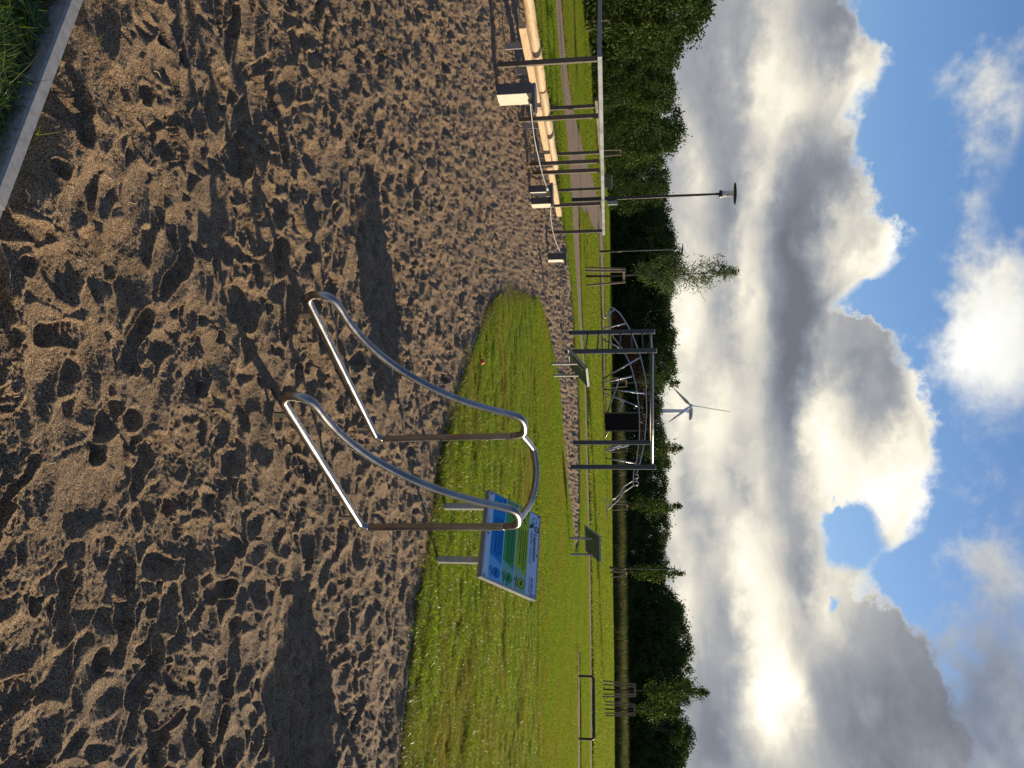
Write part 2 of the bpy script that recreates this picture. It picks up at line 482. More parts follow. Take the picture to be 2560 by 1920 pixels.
def parent_loc(p):
    v = Vector((0, 0, 0))
    while p is not None:
        v += p.location
        p = p.parent
    return v
def tag(o, label=None, cat=None, group=None, kind=None):
    if label: o['label'] = label
    if cat: o['category'] = cat
    if group: o['group'] = group
    if kind: o['kind'] = kind
    return o
def thing(name, loc, label, cat, group=None):
    e = bpy.data.objects.new(name, None)
    e.empty_display_size = .2
    e.location = loc
    COL.objects.link(e)
    return tag(e, label, cat, group)
def copy_tree(o, parent=None):
    c = o.copy()
    COL.objects.link(c)
    c.parent = parent
    for ch in list(o.children):
        copy_tree(ch, c)
    return c
def fillet(pts, rad, n=6):
    """round the inner corners of a polyline"""
    pts = [Vector(p) for p in pts]
    out = [pts[0]]
    for i in range(1, len(pts) - 1):
        p, a, b = pts[i], pts[i - 1], pts[i + 1]
        r_ = rad[i] if isinstance(rad, (list, tuple)) else rad
        r_ = min(r_, (a - p).length * .48, (b - p).length * .48)
        s0 = p + (a - p).normalized() * r_
        s1 = p + (b - p).normalized() * r_
        for k in range(n + 1):
            t = k / n
            out.append(s0 * (1 - t) ** 2 + p * 2 * t * (1 - t) + s1 * t * t)
    out.append(pts[-1])
    return out
def catmull(pts, n=6, closed=False):
    pts = [Vector(p) for p in pts]
    out = []
    m_ = len(pts)
    for i in range(m_ if closed else m_ - 1):
        if closed:
            a, b, c, d = pts[i - 1], pts[i], pts[(i + 1) % m_], pts[(i + 2) % m_]
        else:
            a, b, c, d = pts[max(i - 1, 0)], pts[i], pts[i + 1], pts[min(i + 2, m_ - 1)]
        for k in range(n):
            t = k / n
            out.append(.5 * ((2 * b) + (c - a) * t + (2 * a - 5 * b + 4 * c - d) * t * t + (3 * b - a - 3 * c + d) * t ** 3))
    if not closed:
        out.append(pts[-1])
    return out

# ------------------------------------------------------------------ outlines on the ground
rng = np.random.default_rng(7)
random.seed(7)
def poly_xy(pxs):
    return [tuple(G(x, y).xy) for x, y in pxs]
kerb_in = [G(209, 0, .068).xy, G(133, 200, .068).xy, G(54, 407, .068).xy, G(0, 560, .068).xy]
kd = (kerb_in[3] - kerb_in[0]).normalized()
near_kerb = [tuple(kerb_in[0] - kd * 2.2), tuple(kerb_in[0] - kd * .9), tuple(kerb_in[0]), tuple(kerb_in[1]), tuple(kerb_in[2]), tuple(kerb_in[3]), tuple(kerb_in[3] + kd * 1.2), tuple(kerb_in[3] + kd * 3.0)]
left_edge = poly_xy([(1333, 0), (1346, 81), (1360, 168), (1373, 244), (1387, 339), (1392, 423), (1393, 500), (1395, 530), (1402, 549), (1409, 568),
                     (1418, 653), (1425, 700), (1431, 780), (1436, 875), (1443.6, 958), (1447, 1080), (1447.5, 1186), (1446.5, 1321), (1443, 1375), (1435, 1398)])
island_far = poly_xy([(1430, 1330), (1426, 1310), (1418, 1240), (1409.7, 1172), (1404, 1093), (1394.7, 957), (1385, 903), (1374, 863), (1361, 808),
                      (1350, 775), (1336, 760), (1317, 745), (1304, 736), (1279, 731), (1257, 737), (1235, 753), (1216, 780), (1197, 827)])
island_near = poly_xy([(1174, 885), (1143, 981), (1112, 1090), (1089, 1213), (1069.7, 1340), (1061, 1334), (1036.6, 1517), (1020, 1674), (1003, 1842), (995, 1920)])
island_near = [p for i, p in enumerate(island_near) if i != 5]
e0, e1 = Vector(island_near[-2]), Vector(island_near[-1])
ext = (e1 - e0).normalized()
right_ext = [tuple(e1 + ext * 3), tuple(e1 + ext * 9)]
l0, l1 = Vector(left_edge[0]), Vector(left_edge[1])
lx = (l0 - l1).normalized()
left_ext = [tuple(l0 + lx * 9), tuple(l0 + lx * 4)]
SAND = near_kerb[::-1][::-1]
sand_poly = [tuple(Vector(near_kerb[0]) + Vector((-6, .6)))] + []
# walk: near kerb (from its left end to behind the camera) -> right side -> lawn edge inwards -> tip of the island -> far strip -> left edge -> back
sand_poly = near_kerb + [(2.0, -2.5), (14, -2.5)] + right_ext[::-1] + island_near[::-1] + island_far[::-1] + left_edge[::-1] + left_ext[::-1]
sand_poly = [(float(a), float(b)) for a, b in sand_poly]

def inside(poly, X, Y):
    r_ = np.zeros(X.shape, bool)
    n = len(poly)
    for i in range(n):
        x0, y0 = poly[i]; x1, y1 = poly[(i + 1) % n]
        c = ((y0 > Y) != (y1 > Y)) & (X < (x1 - x0) * (Y - y0) / ((y1 - y0) if y1 != y0 else 1e-9) + x0)
        r_ ^= c
    return r_
def border_dist(poly, X, Y, closed=True):
    d = np.full(X.shape, 1e9)
    n = len(poly)
    for i in range(n if closed else n - 1):
        x0, y0 = poly[i]; x1, y1 = poly[(i + 1) % n]
        dx, dy = x1 - x0, y1 - y0
        L = dx * dx + dy * dy + 1e-12
        t = np.clip(((X - x0) * dx + (Y - y0) * dy) / L, 0, 1)
        d = np.minimum(d, (X - x0 - t * dx) ** 2 + (Y - y0 - t * dy) ** 2)
    return np.sqrt(d)

# ------------------------------------------------------------------ sand: trampled height field
TAB = rng.random((256, 256))
def vnoise(x, y, f, ox=0.0):
    x = x * f + ox; y = y * f + ox * 1.7
    xi = np.floor(x).astype(int); yi = np.floor(y).astype(int)
    fx = x - xi; fy = y - yi
    fx = fx * fx * (3 - 2 * fx); fy = fy * fy * (3 - 2 * fy)
    a = TAB[xi & 255, yi & 255]; b = TAB[(xi + 1) & 255, yi & 255]
    c = TAB[xi & 255, (yi + 1) & 255]; d = TAB[(xi + 1) & 255, (yi + 1) & 255]
    return (a * (1 - fx) + b * fx) * (1 - fy) + (c * (1 - fx) + d * fx) * fy - .5
def smooth(a, b, v):
    t = np.clip((v - a) / (b - a), 0, 1)
    return t * t * (3 - 2 * t)
NT, NS = 860, 940
tt = np.linspace(-.70, .66, NT)
s_far, s_near = 1 / 31.0, 1 / 1.15
ss = np.linspace(s_near, s_far, NS)
YY = 1.0 / ss
X = tt[None, :] * YY[:, None]
Y = np.repeat(YY[:, None], NT, 1)
H = .022 * vnoise(X, Y, .9, 3) + .026 * vnoise(X, Y, 2.3, 11) + .022 * vnoise(X, Y, 5.3, 23) + .012 * vnoise(X, Y, 11.0, 61)
H += .006 * np.abs(vnoise(X, Y, 9, 41)) * 2
H += .055 * (1 - smooth(0, .8, border_dist(near_kerb, X, Y, closed=False)))
BASE = H.copy()
dt = tt[1] - tt[0]; ds = ss[0] - ss[1]
def stamp(cx, cy, ang, L, W, dep, rimh, wall=.24, kind=0):
    rad = max(L, W) * 1.7
    y0, y1 = cy - rad, cy + rad
    if y0 < 1.16: y0 = 1.16
    i0 = int((s_near - 1 / y0) / ds); i1 = int((s_near - 1 / y1) / ds) + 2
    t0 = min((cx - rad) / y0, (cx - rad) / y1); t1 = max((cx + rad) / y0, (cx + rad) / y1)
    j0 = int((t0 - tt[0]) / dt); j1 = int((t1 - tt[0]) / dt) + 2
    i0, j0 = max(i0, 0), max(j0, 0); i1, j1 = min(i1, NS), min(j1, NT)
    if i1 - i0 < 1 or j1 - j0 < 1: return
    x = X[i0:i1, j0:j1] - cx; y = Y[i0:i1, j0:j1] - cy
    h = H[i0:i1, j0:j1]
    c, s_ = math.cos(ang), math.sin(ang)
    u = (x * c + y * s_) / L; v = (-x * s_ + y * c) / W
    if kind == 0:      # shoe print: waisted
        v = v / (1 - .28 * np.exp(-((u + .05) / .35) ** 2)) / (1 + .12 * u)
    wob = .30 * vnoise(x + cx, y + cy, 7.0 / max(L, .1) * .25, cx * 13) + .05 * vnoise(x + cx, y + cy, 40, 5)
    d = (np.abs(u) ** 2.4 + np.abs(v) ** 2.4) ** (1 / 2.4) + wob
    m_ = 1 - smooth(1 - wall, 1.0, d)
    base = BASE[i0:i1, j0:j1]
    lvl = .45 * float(h.mean()) + .55 * float(base.mean())
    floor = lvl - dep + (u * .4 * dep if kind == 0 else 0) + .004 * vnoise(x + cx, y + cy, 40, 9)
    if kind == 0 and cy < 7 and cx * 37 % 1 < .3:
        floor = floor + .0018 * np.sin(u * L / .0125 * 3.14 + np.sin(v * 6)) 
    if kind == 3:      # trodden bowl, sharp ridge where bowls meet
        mm = 1 - smooth(.96, 1.22, d)
        H[i0:i1, j0:j1] = h * (1 - mm) + (base + .006 - dep + (dep + rimh) * np.clip(d, 0, 1.12) ** 2.2) * mm
        return
    if kind == 2:      # heap
        H[i0:i1, j0:j1] = h + dep * np.exp(-(d * 1.2) ** 2) * np.clip(1 - (h - base) / .03, 0, 1)
        return
    push = 1 + .8 * (x * .8 + y * .6) / rad
    H[i0:i1, j0:j1] = h * (1 - m_) + floor * m_ + rimh * push * np.exp(-((d - 1.06) / .16) ** 2) * np.clip(1 - (h - base) / .028, 0, 1)
H += .004
def spot(k, near_every=5):
    cy = float(1.2 + 29.5 * rng.random() ** .62) if k % near_every > 1 else float(1.2 + 9 * rng.random())
    return float((-.70 + 1.36 * rng.random()) * cy), cy
for k in range(19000):
    cx, cy = spot(k, 4)
    L_ = .055 + .105 * rng.random() ** 1.3
    stamp(cx, cy, float(rng.random() * 6.283), L_, L_ * (.40 + .45 * rng.random()), (.007 + .015 * rng.random()) * (L_ / .10) ** .6, .002 + .003 * rng.random(), .2, 3)
H += .005 * vnoise(X, Y, 14, 19)
for k in range(2000):
    cx, cy = spot(k)
    ang = float(rng.random() * 6.283)
    q = rng.random()
    if q < .30:
        stamp(cx, cy, ang, .110 + .04 * rng.random(), .040 + .014 * rng.random(), .008 + .014 * rng.random(), .004 + .006 * rng.random(), .12, 0)
    elif q < .72:
        r_ = .025 + .06 * rng.random() ** 1.6
        stamp(cx, cy, ang, r_ * (1 + .5 * rng.random()), r_, .008 + .016 * rng.random() * (r_ / .05) ** .5, .003 + .006 * rng.random(), .25, 1)
    else:
        stamp(cx, cy, ang, .06 + .10 * rng.random(), .04 + .05 * rng.random(), .008 + .016 * rng.random(), 0, .3, 2)
H += .0022 * vnoise(X, Y, 24, 77)
nearw = 1 - smooth(6, 16, Y)
H += nearw * (.0022 * vnoise(X, Y, 55, 31) + .0030 * vnoise(X, Y, 130, 12))
H += rng.normal(size=H.shape) * (np.clip(.00030 * Y, 0, .0028) + np.clip((Y - 9) * .00075, 0, .010))
crumb = vnoise(X, Y, 85, 91)
H += nearw * .006 * smooth(.12, .42, vnoise(X, Y, 1.9, 55)) * np.clip(crumb, 0, 1) * 2.5
farw = smooth(9, 18, Y)
H = H * (1 + .25 * farw)
ins = inside(sand_poly, X, Y)
bd = border_dist(sand_poly, X, Y)
H = H * 1.04 * (.5 + .5 * smooth(0, .15, bd)) - .004 - .014 * smooth(0, .4, bd)
H = np.where(ins | (bd < .05), H, H * .3 - .05)
keep_v = ins | (bd < .06)
Zall = H
def sand_z(x, y):
    i = int(round((s_near - 1 / y) / ds)); j = int(round((x / y - tt[0]) / dt))
    if 0 <= i < NS and 0 <= j < NT: return float(Zall[i, j])
    return -.04
idx = np.arange(NS * NT).reshape(NS, NT)
quad = np.stack([idx[:-1, :-1], idx[:-1, 1:], idx[1:, 1:], idx[1:, :-1]], -1).reshape(-1, 4)
kv = keep_v.reshape(-1)
quad = quad[kv[quad].all(1)]
used = np.zeros(NS * NT, bool); used[quad.reshape(-1)] = True
remap = np.cumsum(used) - 1
co = np.stack([X, Y, H], -1).reshape(-1, 3)[used].astype(np.float32)
quad = remap[quad].astype(np.int32)
def np_mesh(name, co, faces, mat, smooth_=True):
    k = faces.shape[1]
    me = bpy.data.meshes.new(name)
    me.vertices.add(len(co)); me.vertices.foreach_set('co', co.astype(np.float32).ravel())
    me.loops.add(faces.size); me.loops.foreach_set('vertex_index', faces.astype(np.int32).ravel())
    me.polygons.add(len(faces))
    me.polygons.foreach_set('loop_start', np.arange(0, faces.size, k, dtype=np.int32))
    me.polygons.foreach_set('loop_total', np.full(len(faces), k, dtype=np.int32))
    me.polygons.foreach_set('use_smooth', np.full(len(faces), smooth_))
    me.update(calc_edges=True)
    me.materials.append(mat)
    return me
me = np_mesh('sand', co, quad, M_SAND)
sand_obj = bpy.data.objects.new('sand', me)
COL.objects.link(sand_obj)
tag(sand_obj, 'trampled brown sand pit covered in footprints', kind='structure')
# coarse sand sheet for what lies outside the fine height field
def flat_poly(name, loops, z, mat, label=None, thick=None):
    vec = [[Vector((x, y, 0)) for x, y in lp] for lp in loops]
    tris = tessellate_polygon(vec)
    flat = [p for lp in vec for p in lp]
    me = bpy.data.meshes.new(name)
    me.from_pydata([(p.x, p.y, z) for p in flat], [], [tuple(t) for t in tris])
    me.update()
    for p in me.polygons:
        if p.normal.z < 0: p.flip()
    me.materials.append(mat)
    o = bpy.data.objects.new(name, me)
    COL.objects.link(o)
    if label: tag(o, label, kind='structure')
    return o
flat_poly('sand_bed', [sand_poly], -.22, M_SAND, 'lower layer of the sand pit around and under its footprints')

outer = [(-3000, -60), (3000, -60), (3000, 4500), (-3000, 4500)]
flat_poly('lawn', [outer, sand_poly], 0.0, M_GROUND, 'flat green lawn surrounding the sand pit and reaching the trees')

# ------------------------------------------------------------------ paths
path_main = poly_xy([(1383, -60), (1384, 0), (1392, 110), (1398, 200), (1405, 271), (1415, 340), (1420, 420), (1427, 520), (1431, 620), (1437, 700), (1443, 800),
                     (1452, 890), (1458, 1000), (1464, 1213), (1469, 1400), (1472, 1605), (1473, 1750), (1474, 1990)])
path_main_far = poly_xy([(1401, -60), (1402, 0), (1411, 110), (1420, 200), (1430, 271), (1437, 330), (1441, 420), (1446, 520), (1448, 620), (1451, 700), (1454, 800),
                         (1460.5, 890), (1466, 1000), (1472, 1213), (1476, 1400), (1479, 1605), (1480, 1750), (1480, 1990)])
P_MAIN = path_main + path_main_far[::-1]
br_far = poly_xy([(1430, 262), (1439, 300), (1455, 366), (1472, 420), (1486, 470), (1499, 510), (1505, 560), (1508, 640), (1510, 760), (1512, 900), (1514, 1050)])
br_near = poly_xy([(1441, 470), (1445, 511), (1457, 532), (1469, 552), (1482, 575), (1493, 592), (1497, 640), (1501, 760), (1505, 900), (1508, 1050)])
P_BR = br_far + br_near[::-1]
gp_near = poly_xy([(1442, 1600), (1441.5, 1640), (1441, 1750), (1441, 1990)])
gp_far = poly_xy([(1443, 1600), (1447.5, 1640), (1449.5, 1750), (1450, 1990)])
P_GOAL = gp_near + gp_far[::-1]
flat_poly('path', [P_MAIN], 0.004, M_MULCH, 'brown gravel path running behind the sand pit')
flat_poly('branch_path', [P_BR], 0.008, M_MULCH, 'gravel branch path curving away past the lamp post')
flat_poly('goal_path', [P_GOAL], 0.004, M_MULCH, 'strip of brown gravel under the small goal frame')

# ------------------------------------------------------------------ kerbs
def chain(pts, step):
    pts = [Vector(p) for p in pts]
    out = [pts[0]]
    acc = 0
    for a, b in zip(pts, pts[1:]):
        L = (b - a).length
        d = step - acc
        while d <= L:
            out.append(a + (b - a) * (d / L))
            d += step
        acc = (acc + L) % step
    out.append(pts[-1])
    return out
def kerb(name, pts, step, w, ztop, zlow, side, label):
    """a row of kerb stones along pts; side +1 puts the width on the left of the walk"""
    c = chain(pts, step)
    root = bpy.data.objects.new(name, None); COL.objects.link(root)
    root.location = (c[0].x, c[0].y, 0)
    tag(root, label, kind='structure')
    for a, b in zip(c, c[1:]):
        if (b - a).length < .05: continue
        t = (b - a).normalized(); nrm = Vector((-t.y, t.x)) * side
        a2 = a + t * .004; b2 = b - t * .004
        j = random.uniform(-.003, .003)
        e = .006
        m_ = MB()
        def P(base, o, z): return (base.x + nrm.x * o, base.y + nrm.y * o, z)
        prof_ = [(0, zlow), (0, ztop + j - e), (e, ztop + j), (w - e, ztop + j), (w, ztop + j - e), (w, zlow)]
        n = len(prof_)
        vs_ = [P(a2, o, z) for o, z in prof_] + [P(b2, o, z) for o, z in prof_]
        m_.add(vs_, [(i, (i + 1) % n, n + (i + 1) % n, n + i) for i in range(n)] + [tuple(range(n))[::-1], tuple(range(n, 2 * n))])
        m_.build('kerb_stone', M_KERB, root)
    return root
kerb('kerb', near_kerb, .98, .047, .072, -.2, -1, 'grey concrete kerb between sand and the long grass corner')
isl = island_far[::-1]
tip = [p for p in (island_near[::-1] + island_far[::-1])]
kerb('lawn_kerb', tip, 1.0, .028, .006, -.2, 1, 'thin grey kerb round the tongue of lawn in the sand')
kerb('far_kerb', left_edge[::-1], 1.5, .04, .012, -.2, 1, 'thin kerb along the far rim of the sand pit')

# ------------------------------------------------------------------ grass (geometry node instances of small tufts)
def tuft_mesh(name, n, rad, hmin, hmax, w, lean, mat, segs=2):
    vs_, fs = [], []
    r2 = random.Random(hash(name) % 1000 + n)
    for _ in range(n):
        a = r2.uniform(0, 6.283); rr = rad * math.sqrt(r2.random())
        bx, by = math.cos(a) * rr, math.sin(a) * rr
        la = r2.uniform(0, 6.283); h = r2.uniform(hmin, hmax); ln = lean * h * r2.random()
        wa = r2.uniform(0, 3.1416); wx, wy = math.cos(wa) * w * .5, math.sin(wa) * w * .5
        o = len(vs_)
        for k in range(segs + 1):
            t = k / segs
            cx_, cy_ = bx + math.cos(la) * ln * t * t, by + math.sin(la) * ln * t * t
            z = h * (t - .25 * t * t * lean)
            ww = 1 - t ** 1.5 * .98
            vs_.append((cx_ - wx * ww, cy_ - wy * ww, z - .004)); vs_.append((cx_ + wx * ww, cy_ + wy * ww, z - .004))
        for k in range(segs):
            fs.append((o + 2 * k, o + 2 * k + 1, o + 2 * k + 3, o + 2 * k + 2))
    me = bpy.data.meshes.new(name)
    me.from_pydata(vs_, [], fs)
    me.materials.append(mat)
    return me
def scatter(name, pts, scales, tuft, label):
    me = bpy.data.meshes.new(name)
    me.vertices.add(len(pts)); me.vertices.foreach_set('co', np.asarray(pts, np.float32).ravel())
    at_ = me.attributes.new('sc', 'FLOAT', 'POINT'); at_.data.foreach_set('value', np.asarray(scales, np.float32))
    o = bpy.data.objects.new(name, me)
    COL.objects.link(o)
    tag(o, label, kind='stuff')
    src = bpy.data.objects.new(name + '_tuft', tuft)      # instance source, kept out of the scene collection
    ng = bpy.data.node_groups.new(name, 'GeometryNodeTree')
    ng.interface.new_socket('Geometry', in_out='INPUT', socket_type='NodeSocketGeometry')
    ng.interface.new_socket('Geometry', in_out='OUTPUT', socket_type='NodeSocketGeometry')
    N = ng.nodes; L = ng.links
    gi = N.new('NodeGroupInput'); go = N.new('NodeGroupOutput')
    iop = N.new('GeometryNodeInstanceOnPoints'); oi = N.new('GeometryNodeObjectInfo')
    oi.inputs['Object'].default_value = src
    oi.inputs['As Instance'].default_value = True
    rv = N.new('FunctionNodeRandomValue'); rv.data_type = 'FLOAT_VECTOR'
    rv.inputs[0].default_value = (-.12, -.12, 0); rv.inputs[1].default_value = (.12, .12, 6.283)
    na = N.new('GeometryNodeInputNamedAttribute'); na.data_type = 'FLOAT'; na.inputs[0].default_value = 'sc'
    L.new(gi.outputs[0], iop.inputs['Points'])
    L.new(oi.outputs['Geometry'], iop.inputs['Instance'])
    L.new(rv.outputs[0], iop.inputs['Rotation'])
    L.new(na.outputs[0], iop.inputs['Scale'])
    L.new(iop.outputs[0], go.inputs[0])
    md = o.modifiers.new('tufts', 'NODES'); md.node_group = ng
    return o
def lawn_points(n, y0, y1, tmax=.60, power=1.0, tmin=None):
    tmin = -tmax if tmin is None else tmin
    yy = (y0 ** power + (y1 ** power - y0 ** power) * rng.random(n)) ** (1 / power)
    xx = (tmin + (tmax - tmin) * rng.random(n)) * yy
    ok = ~inside(sand_poly, xx, yy) & (border_dist(sand_poly, xx, yy) > .05)
    for pl in (P_MAIN, P_BR, P_GOAL):
        ok &= ~inside(pl, xx, yy) & (border_dist(pl, xx, yy) > np.where(yy > 34, .34, .12))
    return xx[ok], yy[ok]
x1, y1_ = lawn_points(190000, 4.5, 15, .60, 1.5)
hv = .50 + .85 * (vnoise(x1, y1_, 1.1, 4) + .5) + .7 * (vnoise(x1, y1_, 5.5, 9)) + .5 * vnoise(x1, y1_, 13, 2)
hv = np.clip(hv, .25, 2)
scatter('grass', np.stack([x1, y1_, np.zeros_like(x1)], -1), hv, tuft_mesh('lawn_tuft', 44, .075, .025, .070, .0075, 1.0, M_BLADE), 'short bright green lawn grass near the sand')
x2, y2_ = lawn_points(90000, 14, 34, .60, 1.2)
hv = .8 + .5 * (vnoise(x2, y2_, .6, 4) + .5)
scatter('far_grass', np.stack([x2, y2_, np.zeros_like(x2)], -1), hv, tuft_mesh('far_tuft', 60, .17, .03, .085, .014, .8, M_BLADE_FAR), 'sunlit green lawn beyond the sand pit')
x3, y3_ = lawn_points(60000, 32, 82, .60, 1.0)
hv = .9 + .5 * (vnoise(x3, y3_, .4, 4) + .5)
scatter('meadow_grass', np.stack([x3, y3_, np.zeros_like(x3)], -1), hv, tuft_mesh('meadow_tuft', 60, .42, .05, .12, .032, .7, M_BLADE_FAR), 'bright meadow grass reaching to the trees')
# untrimmed, partly dry fringe of the turf along the kerbs
fx, fy = [], []
for pl, wd_ in ((island_near, .10), (island_far, .07), (left_edge, .12)):
    for c in chain(pl, .035):
        for _ in range(3):
            a = random.uniform(0, 6.283); r_ = abs(random.gauss(0, wd_))
            fx.append(c.x + math.cos(a) * r_); fy.append(c.y + math.sin(a) * r_)
fx, fy = np.array(fx), np.array(fy)
ok = (~inside(sand_poly, fx, fy)) | (rng.random(len(fx)) < .12)
fx, fy = fx[ok], fy[ok]
scatter('fringe_grass', np.stack([fx, fy, np.zeros_like(fx)], -1), .6 + .7 * rng.random(len(fx)), tuft_mesh('fringe_tuft', 22, .05, .03, .10, .0045, 1.5, M_FRINGE, 3), 'untrimmed yellowish turf fringe along the kerb of the lawn')
# long grass in the near left corner, behind the kerb
n = 5200
xc = rng.random(n) * 2.6 - 3.0; yc = rng.random(n) * 3.3 + .9
kx = np.array(near_kerb)
nside = border_dist(near_kerb, xc, yc, closed=False)
ok = (~inside(sand_poly, xc, yc)) & (nside > .052) & (nside < 1.5)
xc, yc = xc[ok], yc[ok]
scatter('corner_grass', np.stack([xc, yc, np.zeros_like(xc)], -1), .6 + .6 * rng.random(len(xc)), tuft_mesh('long_tuft', 34, .05, .05, .14, .0042, 1.5, M_BLADE2, 4), 'long shaggy green grass in the corner behind the kerb')
# sparse blades growing in the sand along the kerbs
sx, sy = [], []
for (poly, cnt, off) in ((near_kerb, 11, .20), (island_near, 220, .16), (island_far, 90, .10)):
    c = chain(poly, .04)
    for _ in range(cnt):
        p = random.choice(c)
        a = random.uniform(0, 6.283); r_ = abs(random.gauss(0, off))
        x_, y_ = p.x + math.cos(a) * r_, p.y + math.sin(a) * r_
        if y_ > 1.3 and inside(sand_poly, np.array([x_]), np.array([y_]))[0]:
            sx.append(x_); sy.append(y_)
sz = [sand_z(a, b) for a, b in zip(sx, sy)]
scatter('stray_grass', np.stack([sx, sy, sz], -1), [random.uniform(.5, 1.1) for _ in sx], tuft_mesh('stray_tuft', 7, .03, .04, .13, .003, 1.8, M_BLADE, 4), 'stray grass blades growing from the sand at its rim')

# dry straws and chips lying on the sand
wx, wy = [], []
for _ in range(70):
    y_ = random.uniform(1.7, 5.5); x_ = random.uniform(-.5, .5) * y_
    if inside(sand_poly, np.array([x_]), np.array([y_]))[0]:
        wx.append(x_); wy.append(y_)
st_ = MB()
for x_, y_ in zip(wx, wy):
    a = random.uniform(0, 6.283); L_ = random.uniform(.015, .07)
    z_ = sand_z(x_, y_) + .006
    st_.tube([(x_, y_, z_), (x_ + math.cos(a) * L_ * .5, y_ + math.sin(a) * L_ * .5, z_ + .006), (x_ + math.cos(a + .3) * L_, y_ + math.sin(a + .3) * L_, z_ + .002)], .0014, 4)
so = st_.build('straw', material('dry_straw', color=(.42, .33, .17), rough=.8, var=.3), None)
tag(so, 'dry straws and twigs scattered on the near sand', kind='stuff')

# ------------------------------------------------------------------ push-up bars (two bent steel loops joined by a bow)
LOOP = [(0.0, .075), (-.046, .080), (-.074, .108), (-.074, .155), (-.046, .196), (.012, .213), (.110, .224), (.240, .252), (.365, .295), (.475, .348), (.575, .410),
        (.660, .474), (.738, .543), (.808, .617), (.868, .693), (.922, .775), (.966, .852), (1.000, .925), (1.030, .972), (1.085, .993), (1.170, .990),
        (1.222, .968), (1.243, .910), (1.248, .860), (1.262, .480), (1.276, .150), (1.272, .105), (1.243, .080), (1.200, .075), (.85, .075), (.45, .075), (.2, .075)]
bars = thing('push_up_bars', (.2, 4.3, -.03), 'pair of bent stainless steel push-up bars joined by a bow, standing in the trampled sand', 'exercise bars')
TUBE_R = .0203
def bars_loop(A, B):
    d = (Vector(B) - Vector(A)).normalized()
    pts = [Vector((A[0] + d.x * s, A[1] + d.y * s, z)) for s, z in LOOP]
    MB().tube(catmull(pts, 5, True), TUBE_R, 16, closed=True).build('bar_loop', M_STEEL, bars, True)
    for s in (.075, 1.155):
        x_, y_ = A[0] + d.x * s, A[1] + d.y * s
        MB().bar((x_, y_, -.25), (x_, y_, .066), .038, .009, side=(d.x, d.y, 0)).build('foot_plate', M_FRAME, bars)
    return d
LA, LB = (-.390, 3.887), (.315, 4.929)
RA, RB = (.087, 3.584), (.796, 4.618)
dl = bars_loop(LA, LB); dr = bars_loop(RA, RB)
for A_, d_0 in ((LA, dl), (RA, dr)):      # plugged bolt holes in the uprights
    c_ = Vector((A_[0] + d_0.x * 1.262, A_[1] + d_0.y * 1.262, .48)); o0 = Vector((d_0.y, -d_0.x, 0))
    MB().tube([c_ + o0 * .015, c_ + o0 * .024], [.009, .007], 10).build('plug', M_BLACK, bars)
c7 = lambda x, y: (680 + x * .3858, 700 + y * .3858)
st = Vector((LA[0] + dl.x * 1.225, LA[1] + dl.y * 1.225, .968)); en = Vector((RA[0] + dr.x * 1.215, RA[1] + dr.y * 1.215, .968))
bow = [st] + [G(*c7(x, y), z) for x, y, z in ((1682, 1080, .990), (1703, 1150, 1.003), (1711, 1240, 1.01), (1704, 1330, 1.008), (1688, 1400, 1.0), (1660, 1470, .988))] + [en]
MB().tube(catmull(bow, 7), TUBE_R, 16).build('connecting_bow', M_STEEL, bars, True)

